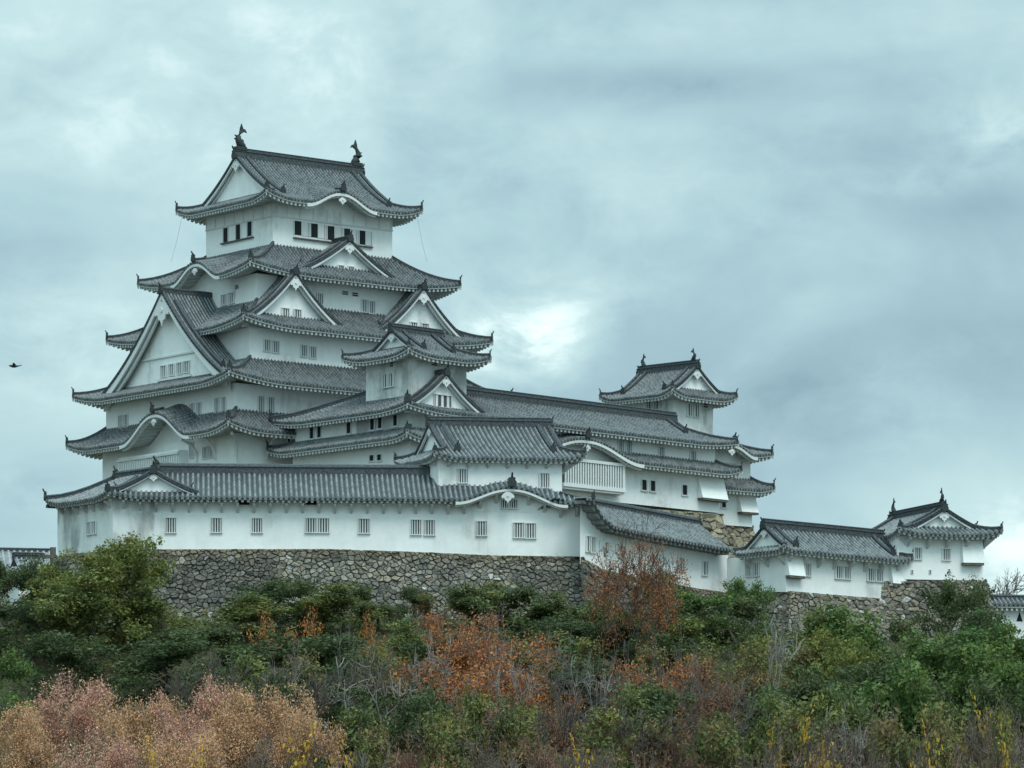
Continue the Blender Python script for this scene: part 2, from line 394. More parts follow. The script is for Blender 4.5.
def roof(b, eave, inner=None, ze=0, H=3, ov=1.8, U=.6, irimoya=None, G=2.2, og=.5, bumps={}, mat='tile', q=.35, Rl=1.5,
         faces=('front', 'right', 'back', 'left'), brackets=0, rtop=.7, hips=('fl', 'fr', 'bl', 'br'), gable_ends=(0, 1), fin=0.0, hip_w=.27, fh=.12, rl=.25, onik=.85, gpend=.9, gbh=.5, sof_ov=None, name='roof'):
    """hipped skirt roof (inner = wall rectangle it leans on) or hip-and-gable roof (irimoya = 'x' / 'y' ridge axis)"""
    x0, x1, y0, y1 = eave; fs = frames(*eave); mb = MB(); ms = MB(); zfs = {}
    if irimoya:
        half = (y1-y0)/2 if irimoya == 'x' else (x1-x0)/2
        D = {k: half for k in fs}; dn = {k: G for k in ('l', 'r', 'f', 'b')}
    else:
        D = dict(front=inner[2]-y0, back=y1-inner[3], left=inner[0]-x0, right=x1-inner[1])
    adj = dict(front=('left', 'right'), right=('front', 'back'), back=('right', 'left'), left=('back', 'front'))
    def mk(k):
        fr = fs[k]; Dk = D[k]; L = fr.L; bf = bumpf(bumps.get(k, ()))
        n0 = G if irimoya else D[adj[k][0]]; n1 = G if irimoya else D[adj[k][1]]
        def zf(a, t):
            x = max(0, t/Dk)
            e = min(a/max(n0, .1), (L-a)/max(n1, .1)); lf = U*max(0, 1-max(e, 0)/Rl)**2*max(0, 1-x*(1.0 if not irimoya else half/G/1.3))
            v = H*((1-q)*x+q*x*x); bb = bf(a)
            if bb > 0: v = max(v, bb+.45*v)
            return ze+lf+v
        return zf, n0, n1
    for k in faces:
        fr = fs[k]; L = fr.L; Dk = D[k]; zf, n0, n1 = mk(k); zfs[k] = zf
        if irimoya:
            lng = k in (('front', 'back') if irimoya == 'x' else ('left', 'right'))
            g = G-og
            if lng:
                tiles(mb, fr, zf, lambda a: min(a, half), 0, g); tiles(mb, fr, zf, lambda a: half, g, L-g, 10); tiles(mb, fr, zf, lambda a: min(L-a, half), L-g, L)
            else:
                tiles(mb, fr, zf, lambda a: max(0, min(a, L-a, G+.05)), 0, L)
        else:
            tiles(mb, fr, zf, lambda a: max(0, min(Dk, a*Dk/max(n0, .01), (L-a)*Dk/max(n1, .01))), 0, L)
        soffit(ms, fr, zf, sof_ov or ov+.05, 0, L, True, .16, .46, brackets, fh, rl)
    ro = b.part(name, mb, mat)
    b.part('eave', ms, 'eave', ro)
    # hip ridges with their end tiles
    cs = dict(fl=('front', 0), fr=('right', 0), br=('back', 0), bl=('left', 0))
    for key in hips:
        k, _ = cs[key]
        if k not in zfs: zfs[k] = mk(k)[0]
        fr = fs[k]; zf = zfs[k]; pts = []
        Tm = G if irimoya else D[k]; rat = 1.0 if irimoya else D[adj[k][0]]/max(D[k], .01)
        N = 8
        for i in range(N+1):
            t = Tm*(i/N)*1.0; t = max(t, .12)
            pts.append(fr.P(t*rat, t, zf(t*rat, t)+.06))
        m2 = MB(); m2.sweep(pts, hip_w, .27, .15)
        hr = b.part('hip_ridge', m2, 'ridge', ro)
        d = pts[0]-pts[1]; m3 = MB(); oni(m3, pts[0]-d.normalized()*.1+Vector((0, 0, .04)), (d.x, d.y), onik*.8)
        b.part('end_tile', m3, 'ornament', hr)
    if irimoya:
        lf = fs['front' if irimoya == 'x' else 'left']; zf = mk('front' if irimoya == 'x' else 'left')[0]
        L = lf.L; zt = ze+H; g = G-og
        m2 = MB(); m2.sweep([lf.P(a, half, zt) for a in (g-.05, L/2, L-g+.05)], .55, rtop, .25)
        m2.sweep([lf.P(a, half, zt+rtop*.86) for a in (g-.05, L/2, L-g+.05)], .34, .22, .1)
        rd = b.part('main_ridge', m2, 'ridge', ro)
        for e in (0, 1):
            a = g if e == 0 else L-g; sgn = -1 if e == 0 else 1
            out = (lf.u[0]*sgn, lf.u[1]*sgn)
            p = lf.P(a+sgn*.02, half, zt-.1)
            m3 = MB(); oni(m3, p, out, 1.15*onik); b.part('end_tile', m3, 'ornament', rd)
            if fin:
                m3 = MB(); shachi(m3, lf.P(a-sgn*.55, half, zt+rtop*1.02), (-out[0], -out[1]), fin); b.part('fish_finial', m3, 'ornament', rd, smooth=True)
            if e in gable_ends:
                cur = []
                for i in range(-12, 13):
                    t = half-(half-G*.98)*abs(i)/12; side = i > 0
                    z = zf(L/2, t) if not bumps else ze+H*((1-q)*(t/half)+q*(t/half)**2)
                    tt = t if not side else 2*half-t
                    cur.append(lf.P(a, tt, z+.02))
                verge(b, cur, out, ro)
                hafu(b, cur, out, ro, ze+H*((1-q)*(G/half)+q*(G/half)**2)-.5, gbh, og+.02, gpend, 'gable')
                # descending ridges beside the gable
                for side in (0, 1):
                    pts = []
                    for i in range(9):
                        t = half*.98-(half*.98-G*.75)*i/8; tt = t if side == 0 else 2*half-t
                        v = ze+H*((1-q)*(t/half)+q*(t/half)**2)
                        pts.append(lf.P(a-sgn*1.15, tt, v+.08))
                    m2 = MB(); m2.sweep(pts, .30, .30, .15); hr = b.part('hip_ridge', m2, 'ridge', ro)
                    d = pts[-1]-pts[-2]; m3 = MB(); oni(m3, pts[-1], (d.x, d.y), .75); b.part('end_tile', m3, 'ornament', hr)
    # undulating gables: white board along the eave, filled below
    for k, bl in bumps.items():
        if k not in faces: continue
        fr = fs[k]; zf = zfs[k]
        for (c, w, h) in bl:
            cur = [fr.P(c+w*1.04*(i/14), .02, zf(c+w*1.04*(i/14), 0)-.08) for i in range(-14, 15)]
            out = (-fr.n[0], -fr.n[1])
            hafu(b, cur, out, ro, ze-.75, .42, ov-.04, .55, 'undulating_gable')
            m2 = MB(); pts = [fr.P(c, t, zf(c, t)+.1) for t in (-.02, .5, 1.1)]
            m2.sweep(pts, .3, .26, .1); hr = b.part('main_ridge', m2, 'ridge', ro)
            m3 = MB(); oni(m3, pts[0]+Vector((0, 0, .05)), out, .8); b.part('end_tile', m3, 'ornament', hr)
    b.fs = fs; b.zfs = zfs
    return ro, fs, zfs
def chidori(b, ro, fr, c, tf, w, zb, h, tback, bh=.45, pend=.8, mat='tile', q=.30, og=.8, fin=False, win=None):
    """triangular dormer gable riding on a roof slope: front verge at depth tf, ridge running back to tback"""
    zt = zb+h; mb = MB(); p = 1.0
    def zz(t): x = max(0, t/w); return zb+h*((1-q)*x+q*x*x)
    ext = w*.12
    for sg in (-1, 1):
        o = fr.P(c+sg*w, tf, 0)
        f2 = Fr((o.x, o.y), fr.n, (-sg*fr.u[0], -sg*fr.u[1]), tback-tf)
        tiles(mb, f2, lambda a, t: zz(t), lambda a: w, 0, tback-tf, 9, None, .1)
    g0 = b.part('dormer_roof', mb, mat, ro)
    cur = [fr.P(c+w*i/12, tf, zz(w-w*abs(i)/12)+.02) for i in range(-12, 13)]
    out = (-fr.n[0], -fr.n[1])
    m2 = MB(); m2.sweep([fr.P(c, t, zt+.02) for t in (tf-.1, (tf+tback)/2, tback)], .36, .42, .2); rd = b.part('dormer_ridge', m2, 'ridge', ro)
    m3 = MB(); oni(m3, fr.P(c, tf-.02, zt-.05), out, .85); b.part('end_tile', m3, 'ornament', rd)
    verge(b, cur, out, ro)
    for sg in (-1, 1):
        pts = [fr.P(c+sg*w*x, tf+.95, zz(w-w*x)+.1) for x in (.08, .25, .45, .65, .82)]
        m2 = MB(); m2.sweep(pts, .26, .26, .12); hr = b.part('hip_ridge', m2, 'ridge', ro)
        d = pts[-1]-pts[-2]; m3 = MB(); oni(m3, pts[-1], (d.x, d.y), .65); b.part('end_tile', m3, 'ornament', hr)
    if win:
        for dx in win[0]: window(b, Fr(tuple(fr.P(0, tf+og, 0))[:2], fr.u, fr.n, fr.L), c+dx, zb+win[3], win[1], win[2], 'lattice', 0, 3)
    return hafu(b, cur, out, ro, zb-.6, bh, og, pend, 'gable')
def window(b, fr, a, z, w, h, style='lattice', t=0.0, n=4, parent=None):
    """window centred at (a, z) on a wall face; the pane is the dark recess behind the bars"""
    mb = MB(); u, nv = fr.u, fr.n
    def bx(ac, zc, ww, hh, d0, d1):
        p = fr.P(a+ac, t-(d0+d1)/2, z+zc-hh/2); mb.box(p, u, nv, ww, d1-d0, hh)
    pm = MB(); P = [fr.P(a+s*w/2, t-.012, z+v*h/2) for s, v in ((-1, -1), (1, -1), (1, 1), (-1, 1))]; pm.poly(P)
    fw = .07
    if style == 'lattice':
        for sg in (-1, 1): bx(sg*(w/2+fw/2), 0, fw, h+2*fw, .002, .13)
        bx(0, h/2+fw/2, w, fw, .002, .13); bx(0, -h/2-fw/2, w+.16, fw, .002, .16)
        for i in range(n):
            x = -w/2+w*(i+.5)/n
            bx(x, 0, w/n*.42, h, .014, .055)
    elif style == 'dark':
        bx(0, -h/2-.06, w+.3, .12, .002, .14)
        for sg in (-1, 1): bx(sg*(w/2+.05), 0, .1, h, .002, .08)
        if w > .9: bx(0, 0, .08, h, .014, .05)
    elif style == 'half':
        bx(w*.24, 0, w*.46, h, .014, .06); bx(w*.5+.05, 0, .1, h, .002, .1); bx(-w*.5-.05, 0, .1, h, .002, .1)
    elif style == 'open':
        bx(0, h/2+.08, w+.3, .1, .002, .1)
        for sg in (-1, 1): bx(sg*(w/2+.05), 0, .1, h+.1, .002, .08)
    elif style == 'vent':
        for sg in (-1, 1): bx(sg*(w/2+.03), 0, .06, h, .002, .06)
        for i in range(3): bx(0, -h/2+h/2*i, w, h*.16, .014, .05)
    f = b.part('window', mb, 'trim', parent)
    b.part('pane', pm, 'dark' if style in ('dark', 'half', 'vent', 'open') else 'shade', f)
    return f
def wins(b, fr, lst, style='lattice', n=4, t=0.0):
    for (px, py, w, h) in lst:                     # pixel centre and pixel size on that face
        a0, z0 = b.hit(fr, px-w/2, py); a1, _ = b.hit(fr, px+w/2, py); _, z1 = b.hit(fr, px, py-h/2); a, z = b.hit(fr, px, py)
        window(b, fr, a, z, abs(a1-a0), abs(z1-z)*2, style, t, n)
def chute(b, fr, px0, px1, py0, py1, d=.75):       # stone-drop bay: a box splayed outwards at its foot
    a0, z0 = b.hit(fr, px0, py1); a1, z1 = b.hit(fr, px1, py0); mb = MB()
    lo = [fr.P(a0, .02, z0), fr.P(a0, -d, z0), fr.P(a1, -d, z0), fr.P(a1, .02, z0)]
    hi = [fr.P(a0, .02, z1), fr.P(a0, -.12, z1), fr.P(a1, -.12, z1), fr.P(a1, .02, z1)]
    mb.prism(lo, hi); o = b.part('stone_drop_bay', mb, 'plaster')
    mb = MB(); p = fr.P((a0+a1)/2, -d*.5, z0-.2); mb.box(p, fr.u, fr.n, abs(a1-a0)*.96, d*.9, .19); b.part('sill', mb, 'wood', o)
# ------------------------------------------------------------ main keep
def set_rib(v):
    global RIB
    RIB = v
set_rib(.36)
def main_keep():
    b = Bld('castle_keep', 'tallest white castle keep with five roof tiers and a huge triangular gable', 'castle tower', 299, 370, 37, 45)
    z = lambda v: CZ+v
    # wall storeys (half lengths), bottoms hidden in the roof below
    W1 = (6.6, 5.6); W2 = (9.6, 7.5); W3 = (11.7, 9.6); W4 = (14.1, 11.0); W5 = (14.3, 11.3)
    b.kx = -.012; Z = [z(57.7), z(50.75), z(45.55), z(40.25), z(35.8)]
    def wl(w, z0, z1): walls(b, -w[0], w[0], -w[1], w[1], z0, z1); return frames(-w[0], w[0], -w[1], w[1])
    f1 = wl(W1, Z[1]+1.6, Z[0]-.1); f2 = wl(W2, Z[2]+1.2, Z[1]-.1); f3 = wl(W3, Z[3]+1.0, Z[2]-.1); f4 = wl(W4, Z[4]+.8, Z[3]-.1); f5 = wl(W5, z(29), Z[4]-.1)
    # tier 5 (lowest): undulating gable on the left
    fr = frames(-16.8, 15, -13.9, 13.9)
    s152, _ = b.hit(fr['left'], 153, 430)
    roof(b, (-16.8, 15.0, -13.9, 13.9), (-14.1, 12.3, -11, 11), Z[4], 2.0, 2.6, .75, bumps={'left': [(s152, 5.6, 2.3)]}, mat='tile_net')
    # tier 4: carries the huge gable
    ro4, fs, zf = roof(b, (-16.4, 14.8, -13.4, 13.4), (-11.7, 11.7, -9.6, 9.6), Z[3], 2.4, 2.3, .75, mat='tile_net')
    chidori(b, ro4, fs['left'], 13.4, 1.45, 10.6, z(40.7), 8.6, 7.2, 1.05, 1.75, 'tile', .38, 1.0)
    mb = MB(); gx = -16.4+1.45+3.4
    # tier 3: twin dormer gables on the long side
    ro3, fs, zf = roof(b, (-13.8, 13.8, -11.7, 11.7), (-9.6, 9.6, -7.5, 7.5), Z[2], 2.6, 2.1, .75, mat='tile_net')
    for px in (296, 424):
        a, _ = b.hit(Fr((-13.8, -11.7+1.5), (1, 0), (0, 1), 30), px, 300)
        chidori(b, ro3, fs['front'], a, 1.5, 5.4 if px < 300 else 5.2, z(46.0), 4.6, 4.6, .55, .85, 'tile', .38, .8, False, ((-.65, .65), .75, 1.0, .95))
    # tier 2: one dormer in front, undulating gable on the left
    a, _ = b.hit(fs['left'], 194, 272); fr2 = frames(-11.7, 11.7, -9.6, 9.6); a, _ = b.hit(fr2['left'], 194, 272)
    ro2, fs, zf = roof(b, (-11.7, 11.7, -9.6, 9.6), (-6.6, 6.6, -5.6, 5.6), Z[1], 3.0, 2.1, .75, bumps={'left': [(a, 3.9, 1.5)]}, mat='tile_net')
    a, _ = b.hit(Fr((-11.7, -9.6+1.3), (1, 0), (0, 1), 30), 350, 260)
    chidori(b, ro2, fs['front'], a, 1.3, 5.6, z(51.2), 3.3, 4.4, .45, .7, 'tile', .32, .7, False, ((-.55, .55), .6, .8, .6))
    # tier 1: hip-and-gable roof with fish finials
    fr1 = frames(-8.7, 8.7, -7.7, 7.7); a, _ = b.hit(fr1['front'], 343, 205)
    ro1, fs, zf = roof(b, (-8.7, 8.7, -7.7, 7.7), None, Z[0], 4.75, 2.1, .7, 'x', 2.2, .5, bumps={'front': [(a, 3.7, 1.25)]}, mat='tile_net', rtop=.72, fin=1.12, gpend=.8, q=.42)
    # walls of the top storey: posts and beams in relief
    for k in ('front', 'left', 'right'):
        fr = f1[k]; mb = MB(); n = 9 if k == 'front' else 7; zw = b.hit(f1['front'], 301, 220)[1]
        for i in range(n+1):
            aa = fr.L*i/n; mb.box(fr.P(min(max(aa, .1), fr.L-.1), -.03, zw+.1), fr.u, fr.n, .12, .06, Z[0]-zw-.4)
        mb.box(fr.P(fr.L/2, -.04, zw), fr.u, fr.n, fr.L, .09, .14)
        b.part('beam_relief', mb, 'trim')
    wins(b, f1['front'], [(301, 228.5, 14, 14), (317.5, 231, 14, 14), (334, 233.5, 14, 14), (350, 236, 13, 14), (365, 238, 12, 14)], 'half')
    wins(b, f1['left'], [(226, 235.5, 4.6, 15), (238.5, 232, 4.6, 15), (250, 228.5, 4.6, 15)], 'open')
    for k, a0, a1, y0, y1 in (('front', 293, 372, 237.2, 247.5), ('left', 222, 254, 244.5, 236)):
        p0, p1 = b.hit(f1[k], a0, y0), b.hit(f1[k], a1, y1); mb = MB(); mb.box(f1[k].P((p0[0]+p1[0])/2, -.12, (p0[1]+p1[1])/2-.1), f1[k].u, f1[k].n, abs(p1[0]-p0[0]), .22, .12); b.part('sill', mb, 'wood')
    wins(b, f2['left'], [(224.5, 300, 5, 10), (232, 298, 5, 10)], n=3); wins(b, f2['left'], [(237, 287, 3.5, 4)], 'vent')
    wins(b, f2['front'], [(319.5, 299, 5.5, 10), (364, 306, 5.5, 12), (371.5, 307.5, 5.5, 12)], n=3); wins(b, f2['front'], [(345, 293, 5.5, 4), (355, 294.5, 5.5, 4)], 'vent')
    wins(b, f3['front'], [(266.5, 345.5, 6, 11), (275.5, 347, 6, 11), (303.5, 351, 6, 11), (312.5, 352.5, 6, 11)], n=3)
    wins(b, f4['front'], [(260.5, 405, 6, 17), (270.5, 406, 6, 17)], n=3)
    wins(b, f4['left'], [(121, 422, 3.6, 12), (126.5, 421, 3.6, 12), (192.5, 411, 4, 14), (199.5, 410, 4, 14), (217.5, 406, 4, 15), (224.5, 405, 4, 15)], n=3)
    wins(b, f5['left'], [(192, 450, 3.5, 15), (205.5, 453, 4, 11), (211.5, 452, 4, 11)], n=3)
    # windows of the huge gable
    gp = Fr((-16.4+1.45+.98, 13.4), (0, -1), (1, 0), 27)
    wins(b, gp, [(164, 371.5, 5, 11), (172, 370, 5, 11), (180, 368.5, 5, 11), (187, 367, 5, 11)], n=3)
    mb = MB(); a, zz = b.hit(gp, 170, 357); mb.box(gp.P(a, -.06, zz), gp.u, gp.n, 11.5, .12, .16)
    a, zz = b.hit(gp, 175, 378); mb.box(gp.P(a, -.08, zz-.1), gp.u, gp.n, 5.6, .16, .2); b.part('beam_relief', mb, 'trim')
    for i in range(9):                       # purlin ends in relief under the left board of the huge gable
        a, zz = b.hit(gp, 118+i*4.6, 386-i*8.0); mb = MB(); mb.box(gp.P(a, -.14, zz), gp.u, gp.n, .95, .28, .3); b.part('purlin_end', mb, 'trim')
    # lattice bay under the lowest undulating gable
    fr = f5['left']; a0, z0 = b.hit(fr, 128, 470); a1, z1 = b.hit(fr, 188, 447); mb = MB()
    mb.box(fr.P((a0+a1)/2, -.5, z0-1.2), fr.u, fr.n, abs(a1-a0), 1.0, z1-z0+.9); bay = b.part('bay', mb, 'plaster')
    mb = MB(); n = 26
    for i in range(n): mb.box(fr.P(a0+(a1-a0)*(i+.5)/n, -1.06, z0-.8), fr.u, fr.n, abs(a1-a0)/n*.5, .1, z1-z0)
    mb.box(fr.P((a0+a1)/2, -1.08, z1-.7), fr.u, fr.n, abs(a1-a0)+.3, .24, .22); mb.box(fr.P((a0+a1)/2, -1.08, z0-1.2), fr.u, fr.n, abs(a1-a0)+.3, .24, .3)
    b.part('lattice', mb, 'trim', bay)
    # corner brackets under the lowest eave
    for (x, y, dx, dy) in ((-14.3, -11.3, -1, -1), (-14.3, -8, -1, 0), (-14.3, -5, -1, 0), (-11, -11.3, 0, -1), (-8, -11.3, 0, -1), (-5, -11.3, 0, -1)):
        d = Vector((dx, dy, 0)).normalized(); a = Vector((d.y, -d.x, 0)); p = Vector((x, y, Z[4]-2.2)); n = 7
        up = [p+d*(1.9*(1-math.cos(i/n*1.5)))+Vector((0, 0, 1.9*math.sin(i/n*1.5))) for i in range(n+1)]
        mb = MB(); mb.tube(up, .16, 6); b.part('bracket', mb, 'trim')
    # lightning conductors hanging from the top eaves
    for (px0, py0, px1, py1) in ((183, 212, 171, 262), (417, 216, 427, 262)):
        p0, p1 = pt(px0, py0, 368), pt(px1, py1, 366); mb = MB()
        mb.tube([tuple(p0), tuple((p0+p1)/2+Vector((0, 0, -.3))), tuple(p1)], .011, 5)
        me = mb.mesh('conductor_wire', M['ridge']); o = new('conductor_wire', me); o.parent = b.root
        rot = Matrix.Rotation(-R(37), 4, 'Z'); o.matrix_local = b_local(b)
    return b
def b_local(b):
    return (Matrix.Translation(b.root.location) @ Matrix.Rotation(b.root.rotation_euler.z, 4, 'Z')).inverted()
KEEP = main_keep()

# ------------------------------------------------------------ small keep in front and its long corridor
def east_keep():
    b = Bld('small_keep', 'white small keep in the centre joined to a long tiled corridor on its right', 'castle tower', 407.5, 339, 41, 42)
    zn = b.eave3((407.5, 401), (269.5, 420.6), (740, 441.5)); ze = zn-.5
    Lx, Ly = b.Lx, b.Ly; Wd = 10.5; ov = 1.6
    # storeys
    zl = b.z(430, 0, 0)-.5
    walls(b, ov, Lx-ov, ov, Wd-ov, zl+.4, ze-.1); fa = frames(ov, Lx-ov, ov, Wd-ov)
    walls(b, ov, 12, ov, Ly-ov, zl+.42, ze-.12); fb = frames(ov, 12, ov, Ly-ov)
    zb = b.z(513, Lx-ov, ov)
    wlow = ov-.25
    walls(b, wlow, Lx-wlow, wlow, Wd-ov+.3, zb, zl-.1); fc = frames(wlow, Lx-wlow, wlow, Wd-ov)
    walls(b, wlow+.01, 12, wlow+.01, Ly-ov, zb-.5, zl-.12); fd = frames(wlow, 12, wlow, Ly-ov)
    # tower storey
    ti = 2.3; tx1 = b.sx(466.5, ti); ty1 = b.sy(366, ti)
    zt = b.z(346, .7, .7)-.55
    walls(b, ti, tx1, ti, ty1, ze+.4, zt-.05, 'plaster_old'); ft = frames(ti, tx1, ti, ty1)
    # roofs: lower skirt, upper skirt with the long corridor, tower roof
    kx = b.sx(588, -.3)
    roof(b, (-.25, Lx+.25, -.25, Ly+.3), (ov, Lx-ov, ov, Ly-ov), zl, 1.0, 1.5, .5, bumps={'front': [(kx+.25, 6.6, 1.55)]}, faces=('front', 'left', 'right'), hips=('fl', 'fr', 'bl'), mat='tile')
    rz = b.z(415.5, b.sx(688, Wd/2), Wd/2)-.7-ze
    rc, fs, zf = roof(b, (tx1-3.4, Lx, 0, Wd), None, ze, rz, ov, .5, 'x', 3.6, .4, onik=.6, faces=('right', 'back'), hips=('fr',), gable_ends=(1,), mat='tile_net', rtop=.75, fin=.0)
    mb = MB(); fr = Fr((0, 0), (1, 0), (0, 1), Lx); h = Wd/2
    def zf(a, t):
        x = t/h; e = min(a, Lx-a)/3.6
        return ze+.5*max(0, 1-e/1.5)**2*max(0, 1-t/4.7)+rz*(.65*x+.35*x*x)
    tiles(mb, fr, zf, lambda a: min(a*ti/ti, ti+.05), 0, tx1+.1); tiles(mb, fr, zf, lambda a: h, tx1+.1, Lx-3.2, 9); tiles(mb, fr, zf, lambda a: min(Lx-a, h), Lx-3.2, Lx)
    ms = MB(); soffit(ms, fr, zf, ov+.05, 0, Lx, True)
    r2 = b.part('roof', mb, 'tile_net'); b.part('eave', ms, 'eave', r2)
    mb = MB(); ms = MB(); fl = Fr((0, Ly), (0, -1), (1, 0), Ly)
    zl2 = lambda a, t: ze+.5*max(0, 1-min(a, Ly-a)/5)**2*max(0, 1-t/3)+(t/ti)*1.35
    dy = Ly-ty1
    Dh = 4.9
    tiles(mb, fl, zl2, lambda a: a*Dh/dy, 0, dy+.1); tiles(mb, fl, zl2, lambda a: min(ti+.05, Ly-a), dy+.1, Ly); soffit(ms, fl, zl2, ov+.05, 0, Ly)
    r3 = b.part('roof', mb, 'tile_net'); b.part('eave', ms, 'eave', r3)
    def ridge(pts, w=.34, end=True, nm='hip_ridge'):
        m2 = MB(); m2.sweep(pts, w, .34, .15); o = b.part(nm, m2, 'ridge', r3)
        if end:
            d = Vector(pts[0])-Vector(pts[1]); m3 = MB(); oni(m3, pts[0], (d.x, d.y), .85); b.part('end_tile', m3, 'ornament', o)
    ridge([(x, x, zf(x, x)+.06) for x in (.15, .7, 1.3, ti)])
    # the back slope of the left wing and the hip climbing to the tower
    hp = [(Dh*f, Ly-dy*f, zl2(dy*f, Dh*f)+.06) for f in (0.02, .2, .4, .6, .8, 1)]
    ridge(hp)
    mb = MB(); fk = Fr((14, Ly), (-1, 0), (0, -1), 14); zk = lambda a, t: ze+.5*max(0, 1-(14-a)/5)**2*max(0, 1-t/8)+Dh/ti*1.35*t/dy
    tiles(mb, fk, zk, lambda a: min(dy, (14-a)*dy/Dh), 0, 14); b.part('roof', mb, 'tile_net')
    # dormer gable right of the corner
    a, _ = b.hit(Fr((0, .9), (1, 0), (0, 1), Lx), 446.6, 385)
    chidori(b, r2, fr, a, .9, 4.3, ze+.35, 3.05, 5.2, .45, .6, 'tile', .36, .6, False, ((0,), 1.9, 1.0, .75))
    # tower roof
    rt = b.z(323, b.sx(412, 4), (ti+ty1)/2)-.75-zt
    roof(b, (ti-1.6, tx1+1.6, ti-1.6, ty1+1.6), None, zt, rt, 1.6, .6, 'x', 2.3, .4, mat='tile_net', rtop=.5, gpend=.6, gbh=.35, onik=.7)
    # windows
    wins(b, ft['left'], [(386, 381, 4.5, 13), (392, 380, 4.5, 13)], n=2); wins(b, ft['left'], [(392, 364.5, 3.4, 5)], 'vent'); wins(b, ft['front'], [(434, 364, 6, 4)], 'vent')
    wins(b, fb['left'], [(289.5, 437, 3, 10), (312, 433, 3.6, 11), (319.5, 432, 3.6, 11), (349, 428, 3.8, 11), (372.5, 424.5, 4, 11), (380.2, 423, 4, 11), (395.5, 420.5, 4, 11)], 'dark')
    wins(b, fd['left'], [(372, 458, 4, 6), (379.5, 457.5, 4, 6)], 'dark')
    wins(b, fa['front'], [(620.5, 446, 5, 12), (628.5, 447, 5, 12), (661, 453, 5, 11), (692.5, 457, 5, 11)], n=3)
    wins(b, fc['front'], [(644, 485, 4.5, 10.5), (652.6, 486, 4.5, 10.5), (684.5, 490, 4.5, 10)], 'dark')
    # lattice bay under the undulating gable
    fr = fc['front']; a0, z0 = b.hit(fr, 557, 487); a1, z1 = b.hit(fr, 617, 469); mb = MB()
    mb.box(fr.P((a0+a1)/2, -.45, z0), fr.u, fr.n, abs(a1-a0), .9, z1-z0+.35); bay = b.part('bay', mb, 'shade')
    mb = MB(); n = 24
    for i in range(n): mb.box(fr.P(a0+(a1-a0)*(i+.5)/n, -.96, z0+.25), fr.u, fr.n, abs(a1-a0)/n*.52, .1, z1-z0-.1)
    mb.box(fr.P((a0+a1)/2, -.98, z1+.12), fr.u, fr.n, abs(a1-a0)+.3, .2, .26); mb.box(fr.P((a0+a1)/2, -.98, z0), fr.u, fr.n, abs(a1-a0)+.3, .2, .32)
    mb.box(fr.P(a1, -.5, z0), fr.u, fr.n, .16, 1.0, z1-z0+.3)
    mb.box(fr.P((a0+a1)/2, -.5, z0-.2), fr.u, fr.n, abs(a1-a0), .9, .19)
    b.part('lattice', mb, 'trim', bay)
    chute(b, fc['front'], 697, 722.5, 479, 498, .8)
    return b, zb, Lx, Wd
EK, ekzb, ekL, ekW = east_keep()

def rear_range():
    b = Bld('rear_range', 'short white range sticking out behind the right end of the long corridor', 'castle building', 722, 368.6, 41, 42)
    x1 = b.sx(774, -1.5)
    zu = b.z(453, x1, -1.5)-.45; zl = b.z(486.5, x1, -1.5)-.45
    xw = b.sx(750.5, 0)
    walls(b, -1.6, xw, 0, 6, zl+.3, zu-.1); fa = frames(-1.6, xw, 0, 6)
    walls(b, -1.6, xw+.1, -.12, 6, b.z(527, xw, 0), zl-.1); fc = frames(-1.6, xw+.1, -.12, 6)
    a = b.sx(734, -1.6)+3.2
    roof(b, (-3.2, x1, -1.6, 7.6), (-.6, xw-1.4, 2.9, 3.1), zu, 1.9, 1.6, .45, bumps={'front': [(a, 3.0, 1.0)]})
    roof(b, (-3.2, x1+.1, -1.7, 7.7), (-1.6, xw, 0, 6), zl, 1.1, 1.6, .45)
    wins(b, fa['front'], [(729, 466, 12, 5)], n=6)
    wins(b, fc['front'], [(723.5, 504.5, 4, 6)], 'dark')
    chute(b, fc['front'], 737, 754, 495, 512, .7)
    return b
RR = rear_range()

def west_keep():
    b = Bld('small_keep', 'white small keep with two fish finials rising behind the long corridor', 'castle tower', 672.4, 377, 41, 48)
    zn = b.eave3((672.4, 387), (598, 395), (739, 395)); ze = zn-.6
    Lx, Ly = b.Lx, b.Ly; ov = 1.75
    walls(b, ov, Lx-ov, ov, Ly-ov, ze-9, ze-.05, 'plaster_old'); f = frames(ov, Lx-ov, ov, Ly-ov)
    rt = b.z(361, Lx/2, 2)-.6-ze
    roof(b, (0, Lx, 0, Ly), None, ze, rt, ov, .65, 'y', 1.6, .45, mat='tile_net', rtop=.55, fin=.62, gpend=.75, gbh=.4, q=.4, onik=.7)
    wins(b, f['left'], [(650, 405.5, 5, 8), (657.5, 405, 5, 8)], n=2); wins(b, f['front'], [(689, 410, 4.5, 12), (696, 411, 4.5, 12)], n=2); wins(b, f['front'], [(705.5, 405.5, 4.6, 5)], 'vent')
    return b
WK = west_keep()

